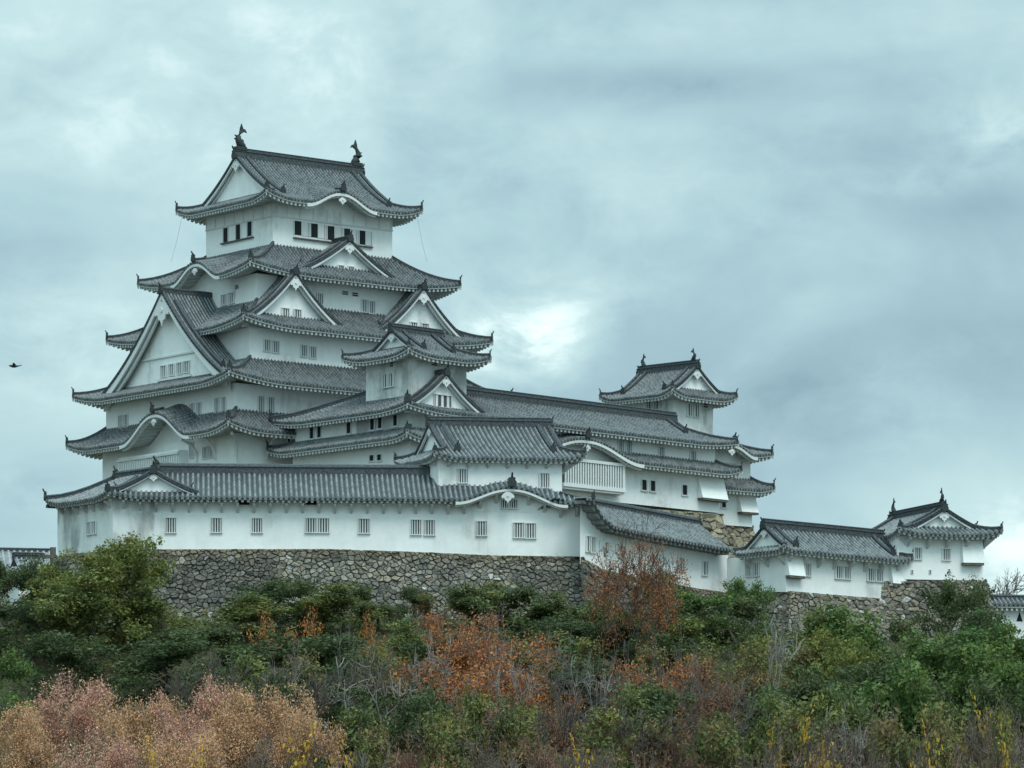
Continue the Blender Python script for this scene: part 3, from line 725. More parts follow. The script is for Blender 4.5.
# ------------------------------------------------------------ long front range
def lerp_pts(t, x):
    for (a, p), (c, q) in zip(t, t[1:]):
        if x <= c: return p+(q-p)*(x-a)/(c-a)
    return t[-1][1]
set_rib(.41)
def front_range():
    b = Bld('front_range', 'long low white range with a ribbed roof on top of the front stone wall', 'castle building', 107, 317, 4.5, 36)
    ze = b.z(497, 5, 0); x1 = b.sx(594, 0); Wd = 10.4; h = Wd/2; ov = 1.25
    rz = b.z(463.5, 10, h)-.75-ze
    fr = Fr((0, 0), (1, 0), (0, 1), x1); U = .45
    kc = b.sx(512, 0); bf = bumpf([(kc, 4.4, 1.15)]); xg = b.sx(437, 2.6)
    def zf(a, t):
        x = t/h; e = min(a/2.2, (x1-a)/2.2)
        v = rz*(.72*x+.28*x*x); bb = bf(a)
        if bb > 0: v = max(v, bb+.5*v)
        return ze+U*max(0, 1-e/1.5)**2*max(0, 1-t/3)-.35*max(0, (a-xg)/(x1-xg))*(a > xg)+v
    mb = MB(); ms = MB()
    tiles(mb, fr, zf, lambda a: min(h, a+.6), 0, xg, 9); tiles(mb, fr, zf, lambda a: min(3.4, (x1-a)*1.0), xg, x1, 7)
    soffit(ms, fr, zf, ov+.05, 0, x1, False, .10, .46, 1.28, .04, .16)
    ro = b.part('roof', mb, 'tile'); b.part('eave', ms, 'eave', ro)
    mb = MB(); bk = Fr((x1, Wd), (-1, 0), (0, -1), x1); tiles(mb, bk, lambda a, t: ze+rz*(.72*t/h+.28*(t/h)**2), lambda a: h, x1-xg-4, x1-b.sx(160, h)); b.part('roof', mb, 'tile')
    xr = b.sx(160, h)
    mb = MB(); zr = ze+rz
    mb.sweep([(xr-.2, h, zr), (x1*.4, h, zr-.02), (xg+3, h, zr)], .62, .72, .2); rd = b.part('main_ridge', mb, 'ridge', ro)
    mb = MB(); oni(mb, (xr-.15, h, zr+.05), (-1, -.4), 1.2); b.part('end_tile', mb, 'ornament', rd)
    # low gable at the left corner
    a = b.sx(153.5, .9); w = b.sx(199, .9)-a
    chidori(b, ro, fr, a, .95, w, ze+.35, 1.75, 5.2, .26, .45, 'tile', .30, .45)
    # undulating gable near the right end
    cur = [fr.P(kc+4.5*i/14, .02, zf(kc+4.5*i/14, 0)-.08) for i in range(-14, 15)]
    hafu(b, cur, (0, -1), ro, ze-.9, .32, ov-.05, .75, 'undulating_gable')
    mb = MB(); mb.sweep([fr.P(kc, t, zf(kc, t)+.12) for t in (0, .8, 1.8, 2.8)], .34, .28, .1); hr = b.part('main_ridge', mb, 'ridge', ro)
    mb = MB(); oni(mb, fr.P(kc, -.05, zf(kc, 0)+.15), (0, -1), .95); b.part('end_tile', mb, 'ornament', hr)
    # left wing, turned back from the corner
    t2 = R(34); d = (-math.sin(t2-R(4.5)), math.cos(t2-R(4.5))); nrm = (d[1], -d[0]); nrm = (math.cos(t2-R(4.5)), math.sin(t2-R(4.5)))
    Lw = 10.7; p0 = (d[0]*Lw, d[1]*Lw); fl = Fr(p0, (-d[0], -d[1]), nrm, Lw)
    hw = 4.7
    def zw(a, t):
        x = t/h; e = min(a/2.2, (Lw-a)/2.2)
        return ze+.02+U*max(0, 1-e/1.5)**2*max(0, 1-t/3)+rz*(.72*x+.28*x*x)
    mb = MB(); ms = MB(); tiles(mb, fl, zw, lambda a: min(hw, a*1.33, (Lw-a)*1.6+.3), 0, Lw, 8); soffit(ms, fl, zw, ov+.05, 0, Lw, False, .10, .46, 1.28, .04, .16)
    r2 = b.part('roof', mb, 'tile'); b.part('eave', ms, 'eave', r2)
    fbk = Fr((p0[0]+nrm[0]*2*hw, p0[1]+nrm[1]*2*hw), (-nrm[0], -nrm[1]), (-d[0], -d[1]), 2*hw)
    mb = MB(); tiles(mb, fbk, lambda a, t: ze+rz*(.72*t/h+.28*(t/h)**2), lambda a: min(a, 2*hw-a)*.95, 0, 2*hw, 8); b.part('roof', mb, 'tile', r2)
    def rdg(pts, wd=.34, hh=.34, k=.85, nm='hip_ridge'):
        m = MB(); m.sweep(pts, wd, hh, .15); o = b.part(nm, m, 'ridge', r2)
        dd = Vector(pts[0])-Vector(pts[1]); m = MB(); oni(m, pts[0], (dd.x, dd.y), k); b.part('end_tile', m, 'ornament', o)
    top = fl.P(3.6, hw, zw(3.6, hw))
    rdg([fl.P(f*3.5+.1, f*hw+.1, zw(f*3.5+.1, f*hw+.1)+.06) for f in (0, .2, .4, .6, .8, 1)])
    rdg([fl.P(Lw-f*2.6-.05, f*4.0+.12, zw(Lw-f*2.6-.05, f*4.0+.12)+.08) for f in (0, .2, .4, .6, .8, 1)], .3, .28, .7)
    rdg([top+Vector((0, 0, .05)), (top+Vector((xr, h, zr)))/2, Vector((xr+.1, h, zr))], .5, .55, 1.0, 'main_ridge')
    # right corner hip
    rdg([fr.P(x1-.1-f*2.4, .12+f*2.4, zf(x1-.1-f*2.4, .12+f*2.4)+.02) for f in (0, .25, .5, .75, 1)], .24, .16, .6)
    # walls with a footing that follows the stones
    xa = b.sx(113, ov); xb = b.sx(580, ov); za = ze-.1
    def wall_strip(pxs, y, mat, f=None, lab=None):
        pass
    mb = MB(); rows = [[], []]
    for px in list(range(113, 580, 6))+[580]:
        py = lerp_pts(((113, 550), (150, 548.5), (250, 549), (330, 549), (420, 552), (500, 555.5), (580, 556.5)), px)
        x = b.sx(px, ov); rows[0].append((x, ov, b.z(py, x, ov)-.05)); rows[1].append((x, ov, min(za+bf(x)*.95, zf(x, 0)-.16)))
    mb.quadgrid(rows); b.part('wall', mb, 'plaster')
    mb = MB(); xq = b.sx(154, ov); zq = b.z(549, xq, ov)
    mb.prism([(xa-.02, ov-.1, zq), (xq, ov-.1, zq), (xq, ov+.3, zq), (xa, ov+.3, zq)], [(xa-.02, ov-.1, za), (xq, ov-.1, za), (xq, ov+.3, za), (xa, ov+.3, za)]); b.part('wall', mb, 'plaster_old', None, 'slightly projecting stained white wall panel at the left corner')
    q0 = Vector((xa, ov, 0)); q1 = q0+Vector((d[0], d[1], 0))*(Lw-1.2)
    zq = b.z(553, xa, ov)
    mb = MB(); mb.poly([(q1.x, q1.y, zq), (q0.x, q0.y, zq), (q0.x, q0.y, za), (q1.x, q1.y, za)])
    q2 = q1+Vector((nrm[0], nrm[1], 0))*6; mb.poly([(q2.x, q2.y, zq), (q1.x, q1.y, zq), (q1.x, q1.y, za), (q2.x, q2.y, za)]); b.part('wall', mb, 'plaster_old')
    fw = Fr((0, ov), (1, 0), (0, 1), x1)
    wins(b, fw, [(170.8, 525.3, 10, 14.5), (216.5, 525.3, 10, 14), (257, 525.5, 10, 14), (311, 525.4, 10.5, 14), (323.5, 525.5, 10.5, 14), (364, 526, 10.5, 14), (416, 527.2, 10, 14.5), (429.5, 527.6, 10, 14.5), (481.5, 528.5, 10, 14), (518.5, 530.3, 10, 14.5), (530.5, 530.8, 10, 14.5)], n=4)
    wins(b, fw, [(244, 502, 11, 6), (311, 502, 11, 6)], 'dark')
    fg = Fr((0, ov-.06), (1, 0), (0, 1), x1)
    wins(b, fg, [(504.5, 504, 7, 8), (513.5, 504, 7, 8)], n=3)
    fwl = Fr((q1.x, q1.y), (-d[0], -d[1]), nrm, Lw)
    wins(b, fwl, [(89.5, 528.5, 3.6, 12), (94.8, 527.6, 3.6, 12)], n=2)
    # small gun ports under the windows
    return b, x1, ze
FRG, frx1, frze = front_range()

def gate_turret():
    b = Bld('turret', 'white turret storey with a ribbed roof rising just behind the long front range', 'castle building', 434, 321, 22, 40)
    zn = b.eave3((434, 451), (393, 460), (587.5, 453)); ze = zn-.5; Lx, Ly = b.Lx, b.Ly; ov = 1.5
    walls(b, .75, Lx-1.85, .95, Ly-ov, ze-6, ze-.05); f = frames(.75, Lx-1.85, .95, Ly-ov)
    rt = b.z(418, Lx/2, Ly/2)-.6-ze
    roof(b, (0, Lx, 0, Ly), None, ze, rt, ov, .5, 'x', 1.7, .35, mat='tile', rtop=.55, brackets=1.5, gpend=.6, gbh=.34, q=.3, fh=.05, rl=.18, onik=.75)
    wins(b, f['front'], [(462.5, 476, 9.5, 13.5), (544, 480.5, 9.5, 14)], n=4)
    return b
GT = gate_turret()

def right_wing():
    b = Bld('roofed_wall_range', 'white walled range sloping down to the right behind the tall rusty autumn tree', 'castle building', 580, 318.3, 42, 34)
    x1 = b.sx(728, 0); b.kx = 0
    anchors = [(586, 498), (592, 499), (597.5, 507), (604, 517.5), (614, 526.5), (640, 532.5), (670, 538.5), (700, 544), (732, 550)]
    ov = 1.55; aa = [(b.sx(px, -ov), py) for px, py in anchors]; aa = [(x, b.z(py, x, -ov)) for x, py in aa]
    def ez(x):
        if x <= aa[0][0]: return aa[0][1]
        for (p, q), (r, s) in zip(aa, aa[1:]):
            if x <= r: return q+(s-q)*(x-p)/(r-p)
        return aa[-1][1]
    s0 = aa[0][0]; L = b.sx(733, -ov)-s0; fr = Fr((s0, -ov), (1, 0), (0, 1), L)
    r0 = (b.sx(596, 2.6)); zr0 = b.z(507, r0, 2.6); r1 = b.sx(698, 2.6); zr1 = b.z(526, r1, 2.6)
    D = 3.8
    def rzf(x): return zr0+(zr1-zr0)*(x-r0)/(r1-r0)
    def zf(a, t):
        x = a+s0; e = ez(x); r = rzf(x); k = t/D
        return e+(r-e)*(.85*k+.15*k*k)
    mb = MB(); tiles(mb, fr, zf, lambda a: min(D, 1.2+a*1.2), 0, L, 8, .36); ms = MB(); soffit(ms, fr, zf, ov+.05, 0, L, False, .04, .5, 0, .03, .24)
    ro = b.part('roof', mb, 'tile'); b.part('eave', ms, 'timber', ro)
    mb = MB(); f2 = Fr((s0+L, -ov+2*D), (-1, 0), (0, -1), L); tiles(mb, f2, lambda a, t: rzf(s0+L-a)-1.6+1.6*t/D, lambda a: D, 0, L); b.part('roof', mb, 'tile')
    mb = MB(); mb.sweep([(x, 2.6, rzf(x)-.1) for x in (r0-.5, (r0+r1)/2, r1)], .6, .75, .2); rd = b.part('main_ridge', mb, 'ridge', ro)
    mb = MB(); oni(mb, (r1, 2.6, rzf(r1)+.05), (1, 0), .9); b.part('end_tile', mb, 'ornament', rd)
    mb = MB(); rows = [[], []]
    for px, py in ((580, 556.5), (590, 562), (600, 568), (640, 577), (690, 586), (728, 592)):
        x = b.sx(px, 0); rows[0].append((x, 0, b.z(py, x, 0)-.6)); rows[1].append((x, 0, ez(x)-.15))
    mb.quadgrid(rows); b.part('wall', mb, 'plaster')
    fw = Fr((0, 0), (1, 0), (0, 1), x1)
    wins(b, fw, [(588, 544, 4.2, 15), (592.5, 545, 4, 15), (606, 548.5, 3.6, 11), (622, 552, 4, 11), (681, 565, 4.6, 13), (704.5, 568.5, 5, 13)], n=2)
    return b
RW = right_wing()

def right_range():
    b = Bld('right_range', 'low white range on the right with a small gable at its left end', 'castle building', 784, 320, 36, 32)
    zn = b.eave3((784, 545), (731, 551), (915, 557)); ze = zn-.35; Lx, Ly = b.Lx, b.Ly; ov = 1.15
    rt = b.z(523, b.sx(812, Ly/2), Ly/2)-.65-ze
    roof(b, (0, Lx, 0, Ly), None, ze, rt, ov, .35, 'x', .95, .3, mat='tile', rtop=.52, brackets=1.6, gpend=.55, gbh=.30, q=.3, fin=0, fh=.05, rl=.18, onik=.7)
    f = frames(ov, Lx-ov, ov, Ly-ov); mb = MB()
    def zb(px, py, x, y): return b.z(py, x, y)
    yl = b.sy(727, ov); c = [(ov, yl, 727, 591), (ov, ov, 790, 592), (Lx-ov, ov, 903, 600), (Lx-ov, Ly-ov, 920, 600)]
    for p, q in zip(c, c[1:]):
        mb.poly([(p[0], p[1], b.z(p[3], p[0], p[1])), (q[0], q[1], b.z(q[3], q[0], q[1])), (q[0], q[1], ze-.05), (p[0], p[1], ze-.05)])
    b.part('wall', mb, 'plaster')
    wins(b, f['left'], [(749.3, 570, 5.6, 12.5), (756.7, 569.6, 5.6, 12.5)], n=3)
    wins(b, f['front'], [(807.5, 569.8, 5.5, 12), (838.3, 572.5, 6.5, 12), (846.6, 573, 6.5, 12), (870.2, 574.8, 6.5, 12), (878.7, 575.4, 6.5, 12)], n=3)
    chute(b, f['front'], 785, 801, 552, 575.5, .6); chute(b, f['front'], 889, 903, 561, 583.5, .55)
    return b
RG = right_range()

def corner_turret():
    b = Bld('corner_turret', 'white corner turret at the far right with a front gable and fish finials', 'castle building', 899, 327, 17, 33)
    b.Lx = b.sx(1004); Lx = b.Lx; zn = b.z(528, 0, 0); ze = zn-.45; b.kx = (b.z(530, Lx, 0)-zn)/Lx
    Ly = 14.5; ov = 1.2
    rt = b.z(505, b.sx(941, 1.5), 1.5)-.3-ze
    roof(b, (0, Lx, 0, Ly), None, ze, rt, ov, .5, 'y', 1.9, .4, mat='tile', rtop=.5, brackets=1.4, gpend=.6, gbh=.36, q=.36, fin=.62, gable_ends=(0, 1), fh=.05, rl=.18, onik=.7)
    x0 = .35; xw = b.sx(983, ov)
    walls(b, x0, xw, ov, Ly-ov, b.z(580.5, xw, ov), ze-.05); f = frames(x0, xw, ov, Ly-ov)
    wins(b, f['front'], [(917.5, 553.5, 7, 11), (946, 554.5, 7.5, 11)], n=4)
    wins(b, f['front'], [(912, 572, 1.8, 4), (930, 572, 1.8, 4), (949, 571, 1.8, 4)], 'vent')
    chute(b, f['front'], 961, 982, 541, 563, .55)
    return b
CT = corner_turret()

def right_wall():
    b = Bld('plaster_wall', 'white plaster wall with a tiled coping and a triangular loophole', 'wall', 985, 345, 12, 30); b.root['kind'] = 'thing'
    x1 = b.sx(1060); zt = b.z(602.5, 5, 0)
    walls(b, 0, x1, 0, .7, b.z(640, 5, 0), zt, 'plaster')
    ro = None
    for y, n in ((-.85, 1), (1.55, -1)):
        mb = MB(); f = Fr((-.6, y), (1, 0), (0, n), x1+.6); tiles(mb, f, lambda a, t: zt-.25+t*.52, lambda a: 1.2, 0, x1+.6, 4); o = b.part('roof', mb, 'tile'); ro = ro or o
    mb = MB(); soffit(mb, Fr((-.6, -.85), (1, 0), (0, 1), x1), lambda a, t: zt-.25, .85, 0, x1, False); b.part('eave', mb, 'trim', ro)
    mb = MB(); mb.sweep([(-.6, .35, zt+.3), (x1, .35, zt+.3)], .34, .36); b.part('main_ridge', mb, 'ridge', ro)
    fr = Fr((0, 0), (1, 0), (0, 1), x1); a, z = b.hit(fr, 1019.5, 618); mb = MB()
    mb.poly([fr.P(a-.3, -.015, z-.3), fr.P(a+.3, -.015, z-.3), fr.P(a, -.015, z+.55)]); b.part('loophole', mb, 'dark')
    return b
right_wall()

def left_wall():
    b = Bld('plaster_wall', 'pale plaster wall below a grey tiled coping at the left edge of the picture', 'wall', -30, 345, 14, 34); b.root['kind'] = 'thing'
    x1 = b.sx(52); zt = b.z(550, 3, 0)
    mb = MB(); f = Fr((-1, -2.0), (1, 0), (0, 1), x1+1); tiles(mb, f, lambda a, t: zt-1.7+t*.85, lambda a: 2.0, 0, x1+1, 5, .5); ro = b.part('roof', mb, 'tile_pale')
    mb = MB(); f = Fr((x1, 2.0), (-1, 0), (0, -1), x1+1); tiles(mb, f, lambda a, t: zt-1.7+t*.85, lambda a: 2.0, 0, x1+1, 5); b.part('roof', mb, 'tile_pale')
    mb = MB(); mb.sweep([(-1, 0, zt-.05), (x1, 0, zt-.05)], .3, .26); b.part('main_ridge', mb, 'ridge', ro)
    mb = MB(); soffit(mb, Fr((-1, -2.0), (1, 0), (0, 1), x1), lambda a, t: zt-1.7, .85, 0, x1, False); b.part('eave', mb, 'trim', ro)
    walls(b, 0, x1, -1.2, 1.2, b.z(612, 3, 0), zt-1.5, 'plaster_old')
    b = Bld('small_gate', 'small tiled gatehouse with a dark timber post below the left end of the front range', 'gatehouse', 12, 335, 20, 34)
    x1 = b.sx(58); zt = b.z(570, 0, 0)
    roof(b, (0, x1, 0, 5), None, zt, 1.3, .8, .2, 'x', 1.0, .3, mat='tile_pale', rtop=.22, gpend=.3, gbh=.2, hips=(), onik=.4, gable_ends=())
    walls(b, b.sx(19, .8), x1-.8, .8, 4.2, b.z(600, 0, 0), zt-.05, 'plaster_old')
    mb = MB(); mb.box((b.sx(53, .3), .3, b.z(585, 3, 0)), (1, 0), (0, 1), .42, .42, 3.2); mb.box((b.sx(50, .3), .3, b.z(558, 3, 0)), (1, 0), (0, 1), 1.2, .25, .3); b.part('post', mb, 'wood')
left_wall()
# ------------------------------------------------------------ stone walls: every stone a faceted block on a battered face
def clip(poly, mx, my, nx, ny):
    out = []
    for i in range(len(poly)):
        a, c = poly[i], poly[(i+1) % len(poly)]
        da = (a[0]-mx)*nx+(a[1]-my)*ny; dc = (c[0]-mx)*nx+(c[1]-my)*ny
        if da <= 0: out.append(a)
        if da*dc < 0: f = da/(da-dc); out.append((a[0]+(c[0]-a[0])*f, a[1]+(c[1]-a[1])*f))
    return out
def stone_run(mb, bk, pts, zbot, batter, cw, ch, rnd, cols, back, e0=0, e1=0):
    pts = [Vector(p) for p in pts]; cum = [0]
    for p, q in zip(pts, pts[1:]): cum.append(cum[-1]+(q-p).length)
    L = cum[-1]
    nrm = []
    for p, q in zip(pts, pts[1:]):
        d = q-p; n = Vector((d.y, -d.x, 0)).normalized(); nrm.append(n)
    def at(s):
        i = 0
        while i < len(cum)-2 and s > cum[i+1]: i += 1
        f = (s-cum[i])/max(1e-6, cum[i+1]-cum[i])
        return pts[i].lerp(pts[i+1], f), nrm[i]
    H = max(p.z for p in pts)-zbot
    def P(s, h, o):                     # h metres below the top edge
        k = batter*h+.012*h*h; s = s-e0*(k+max(o, 0))*(1-s/L)+e1*(k+max(o, 0))*(s/L); p, n = at(s)
        return p+n*(k+o)-Vector((0, 0, h))
    nx, ny = max(2, int(L/cw)), int(H/ch); cw2, ch2 = L/nx, H/ny
    seeds = {}
    for j in range(-1, ny+1):
        for i in range(-1, nx+1):
            if rnd.random() < .15: continue                # a missing seed lets the neighbours grow into a bigger stone
            seeds[i, j] = ((i+.5+(.5 if j % 2 else 0)+rnd.uniform(-.75, .75))*cw2, (j+.5+rnd.uniform(-.62, .62))*ch2)
    asp = 1.9
    for (i, j), (sx, sy) in seeds.items():
        poly = [(sx-2*cw2, sy-2*ch2), (sx+2*cw2, sy-2*ch2), (sx+2*cw2, sy+2*ch2), (sx-2*cw2, sy+2*ch2)]
        for di in range(-4, 5):
            for dj in range(-3, 4):
                o = seeds.get((i+di, j+dj))
                if o is None or (di == 0 and dj == 0): continue
                poly = clip(poly, (sx+o[0])/2, (sy+o[1])/2, o[0]-sx, (o[1]-sy)*asp)
        poly = clip(poly, 0, .0, 0, -1); poly = clip(poly, 0, 0, -1, 0); poly = clip(poly, L, 0, 1, 0)
        if len(poly) < 3: continue
        cx = sum(p[0] for p in poly)/len(poly); cy = sum(p[1] for p in poly)/len(poly)
        col = cols(cx/L, cy/H, rnd); t1, t2 = rnd.uniform(-.3, .3), rnd.uniform(-.35, .25); dep = rnd.uniform(.06, .30)
        rp = []
        for k in range(len(poly)):
            a, c = poly[k], poly[(k+1) % len(poly)]
            for f in (rnd.uniform(.04, .2), rnd.uniform(.8, .96)): rp.append((a[0]+(c[0]-a[0])*f, a[1]+(c[1]-a[1])*f))
        jit = [rnd.uniform(.93, 1.05) for _ in rp]
        ox, oy = rnd.uniform(-.1, .1)*cw2, rnd.uniform(-.1, .1)*ch2
        def ring(sc, d, w=0):
            return [P(cx+ox*w+(x-cx)*sc*(q if w else 1), max(0, cy+oy*w+(y-cy)*sc*(q if w else 1)), d+(x-cx)*t1*min(1, w+.4)+(y-cy)*t2*min(1, w+.4)) for (x, y), q in zip(rp, jit)]
        r0, r1, r2 = ring(.97, -.18), ring(.90, dep*.6), ring(.70, dep, 1)
        n = len(rp)
        for A, B in ((r0, r1), (r1, r2)):
            for k in range(n): mb.poly([A[k], A[(k+1) % n], B[(k+1) % n], B[k]], None, col)
        mb.poly(r2, None, col)
    rows = [[P(L*i/24, H*k/8, -.07) for i in range(25)] for k in range(9)]
    rows.insert(0, [P(L*i/24, 0, -back) for i in range(25)])
    bk.quadgrid(rows)
def stone_wall(name, label, runs, zbot, batter=.22, cw=.62, ch=.44, seed=1, cols=None, back=.9, ext=None):
    rnd = random.Random(seed); mb = MB(); bk = MB()
    for i, pts in enumerate(runs): stone_run(mb, bk, pts, zbot, batter, cw, ch, rnd, cols, back, *(ext[i] if ext else (0, 0)))
    o = tag(new(name, mb.mesh(name, M['stone'])), label, 'stone wall', None, 'thing')
    new('joint_fill', bk.mesh('joint_fill', M['gap']), o)
    return o
def mixc(a, b, f): return tuple(x+(y-x)*f for x, y in zip(a, b))
GREY, TAN, DK, PALE = (.31, .295, .255), (.33, .285, .21), (.085, .083, .075), (.44, .43, .40)
def cols_front(u, v, r):
    f = r.random(); c = mixc(DK, GREY, .2+.8*f)
    if r.random() < .55*(1-v)+.1: c = mixc(c, TAN, .65*r.random()+.1)
    if r.random() < .03: c = PALE
    n = noise.noise(Vector((u*8, v*2.5, 3)))
    if u < .35 and n > -.2: c = mixc(c, DK, .6)
    elif n > .2: c = mixc(c, DK, .4)
    if v < .07: c = mixc((.25, .22, .16), (.15, .135, .105), r.random())
    return c
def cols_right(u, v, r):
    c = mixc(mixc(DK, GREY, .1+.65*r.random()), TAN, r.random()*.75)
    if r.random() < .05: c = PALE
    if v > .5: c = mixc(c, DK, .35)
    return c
def cols_tan(u, v, r): return mixc((.36, .31, .22), (.17, .155, .12), r.random())
def edge(b, lst):
    out = []
    for px, py, y in lst:
        x = b.sx(px, y); w = b.W(x, y); out.append(Vector((w[0], w[1]-.04, CZ+(HY-py)/F*w[1])))
    return out
def stones():
    top = edge(FRG, [(112, 549.5, 1.25), (250, 549, 1.25), (330, 549, 1.25), (420, 552, 1.25), (500, 555.5, 1.25), (581, 556.5, 1.25)])
    d = Vector((-math.sin(R(34)), math.cos(R(34)), 0))
    stone_wall('stone_wall', 'long grey stone wall under the white front range', [[top[0]+d*10, top[0]], top], 28.5, .2, .44, .28, 3, cols_front, ext=[(0, .3), (.3, .35)])
    top = edge(RW, [(581, 556.8, 0), (590, 562.5, 0), (601, 569, 0), (645, 579, 0), (690, 587, 0), (729, 593, 0)])
    stone_wall('stone_wall', 'stone wall turning the corner behind the tall rusty autumn tree', [top], 28.5, .2, .50, .32, 5, cols_front, ext=[(.35, 0)])
    b = RG; ov = 1.15; xf = b.sx(905.5, ov)
    top = edge(b, [(790, 591, ov), (845, 595.5, ov), (905.5, 600.5, ov)])
    w = b.W(ov, b.sy(724, ov)); p = Vector((w[0], w[1], top[0].z)); w = b.W(xf, ov+6); p2 = Vector((w[0], w[1], top[-1].z))
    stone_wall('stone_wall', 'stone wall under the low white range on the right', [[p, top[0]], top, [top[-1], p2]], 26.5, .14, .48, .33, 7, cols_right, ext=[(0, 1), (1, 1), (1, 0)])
    b = CT; top = edge(b, [(880, 581, 1.2), (984, 580.5, 1.2)])
    x = b.sx(984, 1.2); w = b.W(x, 14); p2 = Vector((w[0], w[1], top[-1].z))
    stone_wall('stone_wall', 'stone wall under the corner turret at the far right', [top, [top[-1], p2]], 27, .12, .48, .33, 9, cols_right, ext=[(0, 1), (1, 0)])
    b = EK; top = edge(b, [(560, 505, 1.3), (632, 507, 1.3), (690, 512, 1.3), (721.5, 514, 1.3)])
    w = b.W(b.sx(721.5, 1.3), 5.2); p = Vector((w[0], w[1], top[-1].z))
    t2 = edge(b, [(722, 521, 4.2), (752, 525, 4.2)]); w = b.W(b.sx(752, 4.2), 9); p3 = Vector((w[0], w[1], t2[-1].z))
    stone_wall('stone_wall', 'tan stone footing below the right end of the long corridor range', [top, [top[-1], p], t2, [t2[-1], p3]], 39, .25, .85, .6, 11, cols_tan)
stones()
# ------------------------------------------------------------ ground
def lerp_tab(t, x):
    if x <= t[0][0]: return t[0][1]
    for (a, b), (c, d) in zip(t, t[1:]):
        if x <= c: return b+(d-b)*(x-a)/(c-a)
    return t[-1][1]
HT = [(-60, 0), (170, 0), (200, 3), (230, 9.5), (262, 16.5), (290, 24.2), (308, 30.2), (318, 31.6), (330, 33), (345, 34), (362, 37), (430, 37), (600, 10), (900, 0)]
def ground(X, Y):
    z = lerp_tab(HT, Y)
    s = min(1, max(0, (X-12)/16)); z -= 2.6*s*s*(3-2*s)*min(1, max(0, (342-Y)/10))*(1 if Y > 190 else 0)
    z -= 7*min(1, max(0, (X-34)/8))*min(1, max(0, (Y-326)/12))*(1 if Y < 500 else 0)
    return z+.5*noise.noise(Vector((X*.11, Y*.11, 0)))*(Y > 190)
def make_ground():
    mb = MB(); xs = [-900, -400, -200, -120]+[-90+3*i for i in range(61)]+[120, 200, 400, 900]
    ys = [-60, 60, 150]+[170+2.5*i for i in range(90)]+[420, 480, 600, 900, 1800]
    mb.quadgrid([[(x, y, ground(x, y)) for x in xs] for y in ys])
    m, nt, b = pmat('hill soil', .95, .1)
    f = tex_noise(nt, .5, 6, .65)
    nt.links.new(ramp(nt, f, [(.3, (.028, .034, .02)), (.5, (.06, .055, .032)), (.72, (.045, .055, .026))]), b.inputs['Base Color'])
    me = mb.mesh('ground', m, None, True); tag(new('ground', me), 'wooded hill slope below the castle walls', None, None, 'structure')
make_ground()
# ------------------------------------------------------------ plants
RND = random.Random(77)
def jcol(c, r, v=.25): k = 1+r.uniform(-v, v); return (c[0]*k*(1+r.uniform(-.1, .1)), c[1]*k, c[2]*k*(1+r.uniform(-.1, .1)))
def leaf(mb, p, nrm, L, w, col, r):
    a = nrm.cross(Vector((r.uniform(-1, 1), r.uniform(-1, 1), r.uniform(-1, 1))))
    if a.length < 1e-3: a = Vector((1, 0, 0))
    a.normalize(); b = nrm.cross(a).normalized()
    mb.poly([p-a*L/2, p+b*w/2+nrm*w*.15, p+a*L/2, p-b*w/2+nrm*w*.15], None, col)
def rdir(r):
    while True:
        v = Vector((r.uniform(-1, 1), r.uniform(-1, 1), r.uniform(-1, 1)))
        if .05 < v.length < 1: return v.normalized()
def crown(seed, Wd, H, z0, n_lobes, n_leaf, L, pal, shape='round', lob=.24, up=.4):
    """foliage: many overlapping leaf clumps spread through the crown volume"""
    r = random.Random(seed); mb = MB(); lobes = []
    while len(lobes) < n_lobes:
        v = rdir(r)*(r.random()**.45)
        z = v.z*.5+.5
        wk = 1.0 if shape == 'round' else (1-z)**.7*1.2+.06 if shape == 'cone' else .8+.2*math.sin(z*7+seed)
        p = Vector((v.x*Wd*.5*wk*.82, v.y*Wd*.5*wk*.82, z0+(H-z0)*(.02+.88*z)))
        rad = Wd*lob*r.uniform(.55, 1.15)*(1.0 if shape != 'cone' else .4+.6*(1-z))
        lobes.append((p, rad, jcol(r.choice(pal), r, .3)))
    tot = sum(l[1]**2 for l in lobes)
    for p, rad, c in lobes:
        for _ in range(int(n_leaf*rad*rad/tot)):
            d = rdir(r); d.z = d.z*.8+.12; q = p+d*rad*(1-.45*r.random()**1.6); q.z = max(q.z, .1)
            nv = (d+rdir(r)*.9+Vector((0, 0, up))).normalized(); s = r.uniform(.6, 1.35)
            leaf(mb, q, nv, L*s, L*s*.55, jcol(mixc(c, r.choice(pal), .35), r, .22), r)
    return mb
